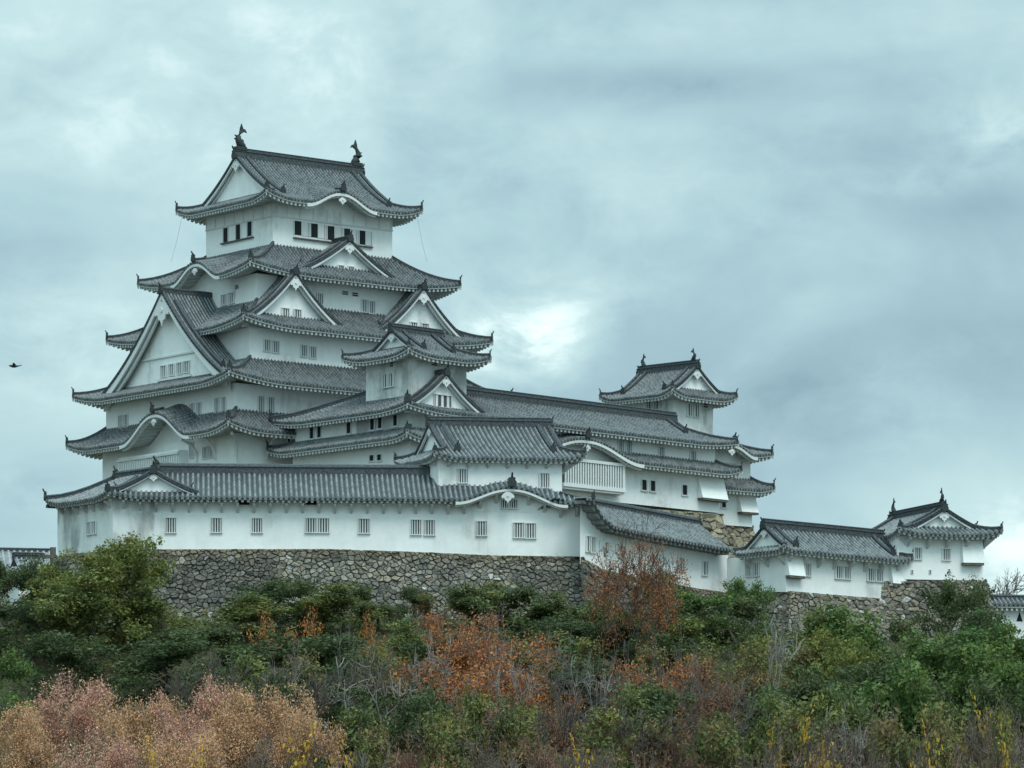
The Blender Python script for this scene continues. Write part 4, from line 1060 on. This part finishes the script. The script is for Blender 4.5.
def skeleton(seed, H, Wd, stems=1, levels=4, spread=.7, r0=.16, up=.12, trunk=.25, kink=.22):
    r = random.Random(seed); segs, tips = [], []
    def grow(p, d, L, rad, lv):
        n = 3 if lv < levels else 2; pts = [p]; rr = [rad]
        for i in range(n):
            d = (d+rdir(r)*kink+Vector((0, 0, up*(.4 if lv == 0 else 1)))).normalized()
            p = p+d*(L/n); pts.append(p); rr.append(rad*(1-.45*(i+1)/n))
            if 0 < lv and i < n-1 and lv < levels and r.random() < .75:
                s = (d+rdir(r)*spread).normalized(); grow(p, s, L*r.uniform(.45, .65), rr[-1]*.6, lv+1)
        segs.append((pts, rr, lv))
        if lv >= levels: tips.extend(pts[1:]); return
        if lv >= levels-1: tips.append(p)
        for _ in range(r.choice((2, 3, 3))):
            s = (d+rdir(r)*spread).normalized(); grow(p, s, L*r.uniform(.6, .8), rr[-1]*.72, lv+1)
    for k in range(stems):
        a = r.uniform(0, 6.28); b = (.15 if stems == 1 else r.uniform(.1, .55))
        grow(Vector((math.cos(a)*.15*(stems > 1), math.sin(a)*.15*(stems > 1), 0)), Vector((math.cos(a)*b, math.sin(a)*b, 1)).normalized(), H*trunk*r.uniform(.8, 1.2), r0, 0)
    xs = sorted(max(abs(p.x), abs(p.y)) for s in segs for p in s[0]); mx = xs[int(len(xs)*.93)]; mz = max(p.z for s in segs for p in s[0])
    sx, sz = Wd/2/mx, H/mz; S = lambda p: Vector((p.x*sx, p.y*sx, p.z*sz))
    return [([S(p) for p in s[0]], s[1], s[2]) for s in segs], [S(p) for p in tips]
def wood_mesh(segs, col, seed, rmin=.012):
    mb = MB(); r = random.Random(seed)
    for pts, rr, lv in segs:
        mb.tube(pts, [max(rmin, q) for q in rr], 6 if lv == 0 else 4 if lv == 1 else 3, False, jcol(col, r, .2))
    return mb
def twig_leaves(seed, tips, dens, k, L, pal, rad=.3, zmin=0, hang=0.0, zmax=99):
    r = random.Random(seed); mb = MB()
    for t in tips:
        if noise.noise(t*.6+Vector((seed, 0, 0)))*.6+.5 > dens*1.15 or not zmin <= t.z <= zmax or r.random() > .4+dens*.6: continue
        c = r.choice(pal)
        for _ in range(r.randint(max(1, k//2), k)):
            q = t+rdir(r)*rad*r.random(); q.z -= hang*r.random()
            s = r.uniform(.6, 1.3); leaf(mb, q, (rdir(r)+Vector((0, 0, .3))).normalized(), L*s, L*s*.55, jcol(mixc(c, r.choice(pal), .4), r, .3), r)
    return mb
GD = [(.044, .066, .028), (.062, .09, .032), (.088, .11, .038)]
GB = [(.075, .13, .034), (.10, .158, .04), (.06, .11, .03), (.135, .175, .046)]
GO = [(.17, .18, .046), (.13, .15, .04), (.205, .205, .052), (.095, .12, .032)]
GT_ = [(.08, .115, .044), (.115, .14, .05), (.15, .16, .052)]
RU = [(.52, .17, .045), (.42, .125, .04), (.55, .25, .06), (.32, .11, .045)]
RB = [(.27, .12, .075), (.22, .10, .07), (.31, .16, .085), (.16, .09, .06)]
SA = [(.70, .37, .27), (.60, .30, .23), (.48, .26, .18), (.66, .40, .25), (.36, .20, .16)]
SB = [(.70, .40, .21), (.60, .34, .18), (.50, .32, .16), (.66, .36, .22), (.40, .25, .14)]
YE = [(.55, .33, .03), (.48, .26, .02), (.40, .26, .05)]
BK, BP, BG = (.085, .072, .06), (.33, .31, .275), (.14, .122, .108)
PROTO = {}
def proto(key, name, cat, H, Wd, pieces):
    """pieces: (part name, MB, material)"""
    root = new(name, None); root.empty_display_size = .5; root['category'] = cat
    for pn, mb, mat in pieces: new(pn, mb.mesh(pn, M[mat]), root)
    PROTO[key] = [root, H, Wd, False]
def evergreen(key, seed, pal, name='evergreen_tree', cat='tree', H=6, Wd=6, n=12500, L=.18, lobes=84, shape='round', lob=.10, skirt=22):
    """leaf clumps hang on the outer branches of a real skeleton, so the outline is ragged and shows gaps"""
    r = random.Random(seed*7)
    sg, tp = skeleton(seed, H, Wd*.96, 1 if shape != 'column' else 3, 3, .95 if shape != 'column' else .6, .16, .06, .16, .3)
    pts = [p for q, rr, lv in sg if lv >= 1 for p in q[1:]]; r.shuffle(pts); L2 = []
    for p in pts[:lobes]: L2.append((p, Wd*lob*r.uniform(.55, 1.35)))
    for _ in range(skirt):
        a = r.uniform(0, 6.28); d = Wd*.5*r.uniform(.35, .95); L2.append((Vector((math.cos(a)*d, math.sin(a)*d, H*r.uniform(.03, .45))), Wd*lob*r.uniform(.7, 1.3)))
    mb = MB(); tot = sum(q*q for p, q in L2)
    for p, rad in L2:
        c = jcol(r.choice(pal), r, .3)
        for _ in range(int(n*rad*rad/tot)):
            d = rdir(r); d.z = d.z*.75+.1; q = p+d*rad*(.25+1.0*r.random()**.8); q.z = max(q.z, .05)
            sz = min(2.2, max(.4, r.lognormvariate(-.1, .45))); leaf(mb, q, (d*.8+rdir(r)+Vector((0, 0, .45))).normalized(), L*sz, L*sz*.5, jcol(mixc(c, r.choice(pal), .4), r, .25), r)
    proto(key, name, cat, H, Wd, [('trunk', wood_mesh(sg, BK, seed), 'bark'), ('crown', mb, 'leaf')])
def twiggy(key, seed, name, cat, bark, H, Wd, stems, levels, leaves=None, spread=.7, r0=.14, up=.12, trunk=.25, rmin=.013, kink=.22):
    sg, tp = skeleton(seed, H, Wd, stems, levels, spread, r0, up, trunk, kink)
    pc = [('branches' if stems > 1 else 'trunk', wood_mesh(sg, bark, seed, rmin), 'bark')]
    if leaves: pc.append(('crown', twig_leaves(seed+1, tp, *leaves), 'leaf'))
    proto(key, name, cat, H, Wd, pc)
evergreen('dark_a', 11, GD); evergreen('dark_b', 12, GD, lobes=70)
evergreen('bright_a', 13, GB, n=19000, lobes=150, lob=.095, L=.18); evergreen('bright_b', 14, GB, lobes=70, L=.2, lob=.11)
evergreen('olive_a', 15, GO, n=24000, L=.15, lobes=150, lob=.085, skirt=44); evergreen('olive_b', 16, GO+GT_, L=.17)
evergreen('teal_a', 17, GT_, L=.18, shape='column', lob=.09); evergreen('teal_b', 18, GT_+GD, L=.18)
evergreen('mixed', 20, GO+RB+GT_, n=10000, L=.16, lobes=64)
proto('pine', 'pine_tree', 'tree', 6, 2.6, [('trunk', wood_mesh(skeleton(19, 5.8, 2.0, 1, 2, .9, .1, .02, .5)[0], BK, 19), 'bark'), ('crown', crown(19, 2.6, 6, 1.6, 20, 2200, .18, GD+GT_, 'cone', .19), 'leaf')])
twiggy('rust_a', 21, 'autumn_tree', 'tree', (.085, .072, .062), 13, 9, 2, 5, (.5, 9, .17, RB+[(.16, .07, .045)]+RU[:3], .8, 4.2, .2, 10.8), 1.05, .085, .05, .2, .018)
twiggy('rust_b', 22, 'autumn_tree', 'tree', BG, 7, 7, 3, 5, (.46, 7, .17, RU+RU+RB, .7), .95, .08, .05)
twiggy('redbrown', 23, 'autumn_tree', 'tree', BK, 7, 7, 2, 5, (.6, 7, .14, RB+[RU[1]], .7), .95, .08, .05)
twiggy('sprig', 24, 'autumn_sapling', 'sapling', BK, 4.5, 4, 2, 3, (.5, 10, .17, RU+RU+YE[:1], .6, 1.0), 1.0, .045, .03)
twiggy('cherry_a', 25, 'cherry_tree', 'tree', (.13, .10, .09), 8, 8, 1, 5, (.72, 13, .135, SA, .6), .95, .14, .07)
twiggy('cherry_b', 26, 'cherry_tree', 'tree', (.15, .12, .10), 8, 8, 2, 5, (.66, 13, .135, SB, .6), .95, .12, .07)
twiggy('bare_pale', 27, 'bare_tree', 'tree', (.19, .175, .155), 8, 6, 1, 4, None, .95, .07, .06, .28, .022, .45)
twiggy('bare_grey', 28, 'bare_tree', 'tree', (.12, .107, .095), 8, 7, 2, 4, None, .9, .06, .07, .24, .015, .36)
twiggy('bare_dark', 29, 'bare_tree', 'tree', BK, 7, 6, 1, 5, (.30, 3, .14, RB, .2), .75, .15, .1, .28, .016)
twiggy('brush_a', 30, 'bare_shrub', 'shrub', (.13, .10, .083), 4.5, 6, 10, 4, (.4, 3, .10, [(.2, .14, .09), (.16, .14, .07), (.13, .09, .06)], .35), .8, .03, .07, .3, .014, .42)
twiggy('brush_b', 31, 'bare_shrub', 'shrub', (.17, .137, .115), 4.5, 6, 10, 4, (.34, 3, .10, [(.22, .17, .09), (.14, .14, .06)]+RB, .35), .9, .032, .06, .3, .015, .45)
twiggy('brush_red', 32, 'red_shrub', 'shrub', (.12, .08, .065), 4.0, 6, 9, 4, (.6, 5, .11, RB, .4), .85, .03, .06, .3, .012, .42)
twiggy('yellow', 33, 'yellow_shrub', 'shrub', BK, 4.0, 3.2, 5, 4, (.46, 11, .18, YE+YE+[(.42, .32, .12), (.26, .22, .07)], .55), 1.1, .03, .05, .3)
LABELS = {}
def plant(key, px, ytop, Y, wpx, label, group=None, rot=None, name=None):
    root, H, Wd, used = PROTO[key]; X = (px-CX)/F*Y; g = ground(X, Y)-.15
    ev = key.split('_')[0] in ('dark', 'bright', 'olive', 'teal', 'mixed'); zt = CZ+(HY-ytop+(7 if ev else 0))/F*Y; sz = max(.35, (zt-g)/H); sx = wpx*Y/F/Wd*(1.5 if key.split('_')[0] in ('dark', 'bright', 'olive', 'teal', 'mixed') else 1.45 if key.split('_')[0] in ('bare', 'rust', 'redbrown') and key != 'rust_a' else 1.0)
    if not used: o = root; PROTO[key][3] = True
    else:
        o = root.copy(); COL.objects.link(o)
        for ch in root.children: c = ch.copy(); COL.objects.link(c); c.parent = o
    o.location = (X, Y, g); o.rotation_euler = (0, 0, RND.uniform(0, 6.28) if rot is None else rot); o.scale = (sx, sx*RND.uniform(.8, 1.0), sz)
    o['label'] = label
    if group: o['group'] = group
    elif 'group' in o: del o['group']
    return o
PLANTS = [
 # against the walls
 ('olive_a', 108, 545, 303, 100, 'biggest olive green tree hiding the left end of the stone wall'),
 ('pine', 29, 553, 312, 44, 'slender dark pine in front of the small gatehouse'),
 ('dark_a', 28, 600, 300, 95, 'dark evergreen below the slender pine at the left edge'),
 ('dark_b', 62, 640, 288, 80, 'dark evergreen between the big olive tree and the pink cherry trees'),
 ('bright_b', 2, 655, 280, 50, 'green bush cut by the left edge above the pink cherry trees'),
 ('olive_b', 205, 602, 305, 90, 'olive bush at the foot of the dark stained stones'),
 ('dark_b', 165, 640, 287, 100, 'dark green bush under the biggest olive tree'),
 ('teal_b', 240, 628, 295, 90, 'dull green bush left of the dark rounded wall bush'),
 ('dark_a', 282, 585, 309, 60, 'dark rounded bush growing up the front stone wall'),
 ('olive_b', 345, 594, 307, 72, 'yellow green rounded bush below the middle of the front stone wall'),
 ('teal_b', 378, 588, 309, 44, 'dark green upright bush right of the yellow green wall bush'),
 ('dark_b', 414, 594, 310, 30, 'smallest dark green bush clinging to the foot of the front stone wall'),
 ('teal_a', 490, 588, 306, 84, 'blue green leafy thicket left of the stone wall corner'),
 ('teal_b', 535, 590, 308, 70, 'dull green thicket under the right end of the front stone wall'),
 ('teal_a', 568, 598, 304, 58, 'upright green bush just left of the tall rusty tree'),
 ('dark_a', 600, 622, 298, 80, 'dark green bush in the shade under the tall rusty tree'),
 ('bright_a', 697, 582, 305, 62, 'leafy green bush right of the tall rusty tree under the sloping white range'),
 ('teal_b', 738, 596, 303, 62, 'green bush under the gable end of the low right range'),
 ('bright_b', 752, 588, 308, 34, 'small bright bush at the left end of the right stone wall'),
 ('olive_b', 716, 630, 290, 80, 'mixed olive bush below the sloping white range'),
 ('dark_b', 660, 640, 288, 70, 'dark bush between the rusty tree and the red brown tree'),
 ('teal_b', 808, 618, 300, 44, 'dark green bush climbing the right stone wall'),
 ('olive_b', 782, 620, 292, 80, 'olive bush behind the pale crooked bare tree'),
 ('olive_a', 822, 640, 284, 62, 'yellowing bush between the pale bare tree and the bright green bush'),
 ('bright_a', 868, 618, 290, 90, 'largest bright green bush in front of the right stone wall'),
 ('bright_b', 925, 640, 292, 90, 'bright green bush right of the largest one below the corner turret'),
 ('dark_a', 957, 584, 306, 42, 'dark round evergreen in front of the corner turret wall'),
 ('dark_b', 986, 616, 300, 66, 'dark spreading evergreen in front of the plaster wall with the loophole'),
 ('bright_a', 1014, 634, 290, 70, 'bright green bush at the right edge below the dark evergreens'),
 ('bright_b', 975, 655, 284, 70, 'bright green bush under the dark evergreens'),
 ('olive_b', 945, 690, 268, 80, 'dull yellow green bush above the brush at the lower right'),
 ('dark_b', 880, 670, 278, 90, 'dark green bush below the largest bright green bush'),
 ('teal_b', 835, 672, 274, 80, 'dull green bush right of the pale crooked bare tree'),
 # middle of the slope
 ('dark_a', 320, 640, 286, 110, 'dark green bush behind the orange leaf sprigs'),
 ('teal_b', 260, 665, 276, 100, 'dull green bush above the pink brown cherry tree'),
 ('olive_b', 400, 628, 292, 70, 'olive bush left of the orange autumn tree'),
 ('dark_b', 370, 668, 276, 90, 'dark bush behind the curved pale bare stems'),
 ('teal_a', 545, 640, 284, 80, 'green thicket between the two rusty trees'),
 ('dark_b', 585, 668, 276, 90, 'dark green bush in the middle of the slope behind grey bare stems'),
 ('teal_b', 620, 690, 268, 90, 'dull green bush below the trunk of the tall rusty tree'),
 ('olive_b', 200, 665, 274, 90, 'olive bush above the second pink cherry tree'),
 ('teal_b', 760, 690, 266, 90, 'dull green bush around the pale crooked bare tree'),
 ('olive_b', 690, 700, 262, 80, 'yellowish bush under the red brown tree'),
 ('sprig', 268, 612, 292, 46, 'orange leaved sapling in front of the dark rounded wall bush'),
 ('sprig', 305, 606, 294, 40, 'orange and yellow sapling right of the dark rounded wall bush'),
 ('sprig', 372, 612, 290, 30, 'thin sapling with a few orange leaves below the yellow green wall bush'),
 ('rust_a', 636, 508, 284, 108, 'tall rusty autumn tree with bare top twigs against the white sloping range'),
 ('rust_b', 448, 608, 282, 80, 'orange rust tree reaching the foot of the front stone wall'),
 ('rust_b', 500, 632, 276, 90, 'orange rust tree right of the curved pale stems'),
 ('rust_b', 445, 660, 268, 130, 'broad deep orange tree in the lower middle'),
 ('redbrown', 515, 690, 262, 100, 'red brown tree below the orange rust tree'),
 ('rust_b', 662, 654, 266, 80, 'small rust tree at the lower right of the tall rusty tree'),
 ('redbrown', 715, 654, 270, 80, 'red brown tree left of the pale crooked bare tree'),
 ('redbrown', 385, 650, 280, 60, 'red brown tree left of the orange rust tree'),
 # more of the wooded slope
 ('dark_a', 8, 562, 306, 52, 'dark evergreen at the left edge hiding the foot of the small gatehouse'),
 ('dark_b', 48, 574, 308, 56, 'dark evergreen between the slender pine and the biggest olive tree'),
 ('olive_b', 95, 585, 298, 90, 'olive bush at the left foot of the biggest olive tree'),
 ('olive_b', 172, 592, 302, 66, 'olive bush under the right side of the biggest olive tree'),
 ('teal_b', 312, 606, 308, 44, 'dull green bush between the dark rounded bush and the yellow green one'),
 ('mixed', 446, 600, 309, 44, 'mottled brown green bush behind the orange rust tree at the wall foot'),
 ('dark_b', 470, 640, 290, 80, 'dark bush behind the orange rust tree'),
 ('dark_a', 640, 612, 300, 70, 'dark green bush right of the rusty tree trunk'),
 ('teal_b', 668, 592, 306, 48, 'dull green bush touching the foot of the sloping white range'),
 ('mixed', 790, 650, 282, 70, 'mottled bush under the right stone wall beside the yellowing bush'),
 ('olive_b', 900, 660, 284, 80, 'light olive bush between the two bright green bushes'),
 ('teal_b', 905, 618, 304, 44, 'dull green bush at the foot of the corner turret stone wall'),
 ('mixed', 232, 690, 262, 90, 'mottled bush behind the salmon cherry tree'),
 ('mixed', 345, 660, 274, 80, 'mottled brown green bush behind the grey bare tree left of centre'),
 ('mixed', 610, 650, 280, 70, 'mottled brown bush in front of the rusty tree trunk'),
 ('mixed', 740, 655, 276, 70, 'mottled bush left of the pale crooked bare tree'),
 ('dark_b', 300, 690, 260, 90, 'dark green bush behind the rightmost cherry tree'),
 ('dark_b', 430, 700, 256, 90, 'dark bush below the broad deep orange tree'),
 ('mixed', 500, 720, 248, 90, 'mottled brown bush near the bottom centre'),
 ('mixed', 640, 725, 247, 90, 'mottled bush at the bottom under the dark bare tree'),
 ('mixed', 760, 725, 247, 90, 'mottled bush at the bottom behind the bright yellow shrub'),
 ('olive_b', 870, 715, 254, 90, 'olive bush rising out of the lower right brush'),
 ('dark_b', 1000, 690, 264, 80, 'dark green bush at the right edge above the brush'),
 ('bare_grey', 610, 640, 266, 70, 'grey bare tree just left of the leaning rusty tree trunk'),
 ('bare_grey', 455, 690, 248, 90, 'grey bare tree in front of the broad deep orange tree'),
 ('bare_grey', 900, 700, 250, 80, 'grey bare tree in the right brush below the light olive bush'),
 ('bare_dark', 300, 668, 254, 80, 'dark bare tree behind the rightmost cherry tree'),
 ('bare_grey', 790, 690, 254, 80, 'grey bare tree right of the pale crooked one'),
 ('bare_dark', 540, 690, 250, 80, 'dark bare tree among the red brown leaves at the bottom centre'),
 ('rust_b', 560, 690, 264, 60, 'small rust tree among the grey bare stems right of centre'),
 # leafy bushes among the brush
 ('teal_b', 330, 700, 252, 80, 'dull green bush in the brush left of the pale leaning tree'),
 ('olive_b', 460, 705, 254, 70, 'olive bush at the foot of the broad deep orange tree'),
 ('teal_b', 545, 700, 254, 80, 'dull green bush under the pale bare tree near the bottom centre'),
 ('olive_b', 590, 700, 254, 80, 'olive bush right of the bottom centre among grey stems'),
 ('dark_b', 650, 695, 258, 80, 'dark green bush above the dark bare tree at the bottom'),
 ('teal_b', 700, 715, 250, 80, 'dull green bush in the brush below the red brown trees'),
 ('olive_b', 735, 705, 254, 70, 'olive bush in the brush below the pale crooked bare tree'),
 ('teal_b', 800, 690, 260, 90, 'dull green bush above the bright yellow shrub'),
 ('olive_b', 845, 700, 256, 80, 'olive bush in the right brush under the dull green one'),
 ('bright_b', 915, 680, 266, 80, 'bright green bush rising behind the lower right brush'),
 ('teal_b', 965, 695, 260, 80, 'dull green bush between the two lower right yellow shrubs'),
 ('mixed', 900, 722, 246, 90, 'mottled bush at the bottom in the right brush'),
 ('mixed', 980, 728, 242, 80, 'mottled bush in the lower right corner'),
 ('mixed', 420, 728, 240, 80, 'mottled bush at the bottom under the pale leaning tree'),
 ('cherry_b', 320, 706, 246, 90, 'faded thin cherry tree at the right end of the pink row'),
 ('cherry_a', 165, 708, 245, 110, 'peach cherry tree in the front of the pink row'),
 ('rust_b', 505, 668, 266, 80, 'orange tree right of the broad deep orange tree'),
 # fine bare trees in front of the leafy slope
 ('bare_grey', 285, 640, 268, 70, 'fine grey bare tree below the orange leaved sapling'),
 ('bare_pale', 425, 630, 266, 60, 'slender pale bare tree before the orange rust tree at the wall foot'),
 ('bare_grey', 360, 620, 270, 60, 'fine grey bare tree under the thin sapling with few orange leaves'),
 ('bare_pale', 595, 650, 262, 60, 'slender pale bare tree below the left side of the tall rusty tree'),
 ('bare_grey', 660, 620, 268, 60, 'fine grey bare tree under the right side of the tall rusty tree'),
 ('bare_pale', 850, 700, 248, 60, 'slender pale bare tree in the brush right of the bright yellow shrub'),
 ('bare_dark', 205, 660, 256, 70, 'dark bare tree standing among the salmon cherry trees'),
 # bare trees
 ('bare_pale', 771, 612, 270, 70, 'pale crooked bare tree in front of the right stone wall'),
 ('bare_pale', 392, 650, 256, 95, 'pale leaning bare tree left of the broad deep orange tree'),
 ('bare_pale', 530, 640, 262, 60, 'pale bare tree left of the green thicket between the rusty trees'),
 ('bare_grey', 568, 625, 268, 80, 'grey bare tree left of the tall rusty tree trunk'),
 ('bare_grey', 330, 628, 262, 90, 'grey bare tree in front of the yellow green wall bush'),
 ('bare_dark', 235, 645, 258, 85, 'dark bare tree behind the middle cherry tree'),
 ('bare_grey', 860, 690, 256, 90, 'grey bare tree in front of the largest bright green bush'),
 ('bare_grey', 702, 640, 262, 80, 'grey bare tree between the two red brown trees'),
 ('bare_dark', 635, 690, 248, 110, 'dark bare tree at the bottom below the tall rusty tree'),
 ('bare_grey', 490, 600, 280, 60, 'thin grey bare tree standing before the blue green thicket'),
 ('bare_dark', 1003, 568, 352, 50, 'bare leafless tree behind the plaster wall with the loophole'),
 # cherry trees, lower left
 ('cherry_a', 62, 672, 258, 130, 'pinkest cherry tree at the lower left with the highest top'),
 ('cherry_b', 8, 702, 250, 100, 'pink brown cherry tree cut by the lower left corner'),
 ('cherry_b', 130, 694, 252, 120, 'pale salmon cherry tree right of the pinkest one'),
 ('cherry_a', 205, 677, 254, 130, 'salmon cherry tree in the middle of the lower left row'),
 ('cherry_b', 270, 684, 250, 120, 'rightmost brown pink cherry tree beside the dark bare tree'),
 ('cherry_a', 90, 728, 240, 120, 'low cherry tree at the bottom edge below the pinkest one'),
 ('cherry_b', 190, 730, 238, 130, 'low brownish cherry tree at the bottom edge left of yellow leaves'),
 # yellow shrubs
 ('yellow', 155, 744, 224, 60, 'yellow shrub at the bottom edge among the cherry trees'),
 ('yellow', 197, 748, 223, 44, 'small yellow shrub just right of the other one under the cherry trees'),
 ('yellow', 295, 734, 230, 70, 'yellow shrub at the foot of the rightmost cherry tree'),
 ('yellow', 350, 748, 224, 44, 'small yellow shrub at the bottom edge below the pale leaning tree'),
 ('yellow', 803, 712, 242, 52, 'bright yellow shrub below the pale crooked bare tree'),
 ('yellow', 770, 722, 245, 20, 'thin yellow shrub just left of the bright yellow one'),
 ('yellow', 935, 734, 232, 44, 'yellow shrub in the lower right brush'),
 ('yellow', 985, 704, 250, 44, 'sparse pale yellow shrub right of the dull yellow green bush'),
 ('yellow', 1008, 734, 232, 44, 'yellow shrub near the lower right corner'),
 ('yellow', 585, 746, 226, 48, 'yellow shrub at the bottom edge below the dark bare tree'),
 ('brush_red', 830, 738, 236, 110, 'low red brown shrub at the bottom edge right of the bright yellow shrub'),
 ('brush_red', 545, 722, 244, 100, 'low red shrub at the bottom below the red brown tree'),
 ('brush_red', 665, 712, 250, 90, 'low red shrub beside the dark bare tree at the bottom'),
 ('brush_red', 400, 728, 244, 90, 'low purple brown shrub under the pale leaning tree'),
]
for p in PLANTS: plant(*p)
# the leafless brush along the bottom: stands of look-alike shrubs
BR = [(365, 738, 236), (475, 738, 238), (520, 740, 236), (612, 742, 234), (785, 738, 240), (825, 718, 250), (852, 728, 245), (880, 714, 251),
      (905, 734, 242), (930, 718, 249), (960, 728, 244), (990, 714, 250), (1018, 722, 246), (890, 748, 234), (955, 750, 233), (1000, 752, 232), (250, 722, 246), (560, 745, 236), (650, 750, 232), (755, 750, 233), (870, 700, 258), (1010, 700, 258)]
for i, (px, yt, Y) in enumerate(BR):
    plant('brush_a' if i % 2 else 'brush_b', px+RND.uniform(-6, 6), yt, Y, RND.uniform(95, 135), 'leafless grey brown brush shrub in the thicket along the bottom', 'leafless brush along the bottom')
# low ground cover between the plants
def cover():
    r = random.Random(5); mb = MB()
    for _ in range(80000):
        Y = r.uniform(222, 316); X = (r.uniform(-20, 1044)-CX)/F*Y; z = ground(X, Y)
        n = noise.noise(Vector((X*.16, Y*.16, 4))); pal = GD+GT_ if n > .05 else GO if n > -.15 else [(.10, .075, .05), (.08, .05, .035), (.13, .07, .035)]
        leaf(mb, Vector((X, Y, z+r.random()**1.6*(1.3+1.6*max(0, noise.noise(Vector((X*.3, Y*.3, 9))))))), (rdir(r)+Vector((0, -.3, .5))).normalized(), r.uniform(.14, .3), r.uniform(.08, .16), jcol(r.choice(pal), r, .3), r)
    tag(new('ground_cover', mb.mesh('ground_cover', M['leaf'])), 'low mixed ground cover over the hill slope', None, None, 'stuff')
cover()
# ------------------------------------------------------------ bird
def bird():
    Y = 150; c = pt(14, 366, Y); mb = MB(); k = Y/F
    def q(x, y, z): return c+Vector((x*k, y*k, -z*k))
    mb.tube([q(-5.2, 0, -.4), q(-3.4, 0, -.2), q(-1.2, 0, .2), q(1.5, 0, .4), q(3.5, 0, .1), q(6.8, 0, -.6)], [.3*k, 1.1*k, 1.5*k, 1.3*k, .7*k, .35*k], 8)
    body = new('bird', mb.mesh('bird', M['ornament'], None, True)); tag(body, 'small dark bird flying in the sky left of the keep', 'bird')
    for sg in (-1, 1):
        w = MB(); pts = [(-1.6, 0, -.5), (1.2, 0, 0), (2.2, sg*5, -1.2), (.8, sg*8.5, -2.2), (-.6, sg*5, -2.4)]
        w.prism([q(x, y, z+.15) for x, y, z in pts], [q(x, y, z-.15) for x, y, z in pts])
        new('wing', w.mesh('wing', M['ornament']), body)
    w = MB(); pts = [(4.5, -.6, -.2), (7.6, -1.5, -.9), (7.8, 1.5, -.9), (4.5, .6, -.2)]
    w.prism([q(x, y, z+.1) for x, y, z in pts], [q(x, y, z-.1) for x, y, z in pts]); new('tail', w.mesh('tail', M['ornament']), body)
bird()
for k, v in PROTO.items():
    if not v[3]:
        for ch in list(v[0].children): bpy.data.objects.remove(ch)
        bpy.data.objects.remove(v[0])
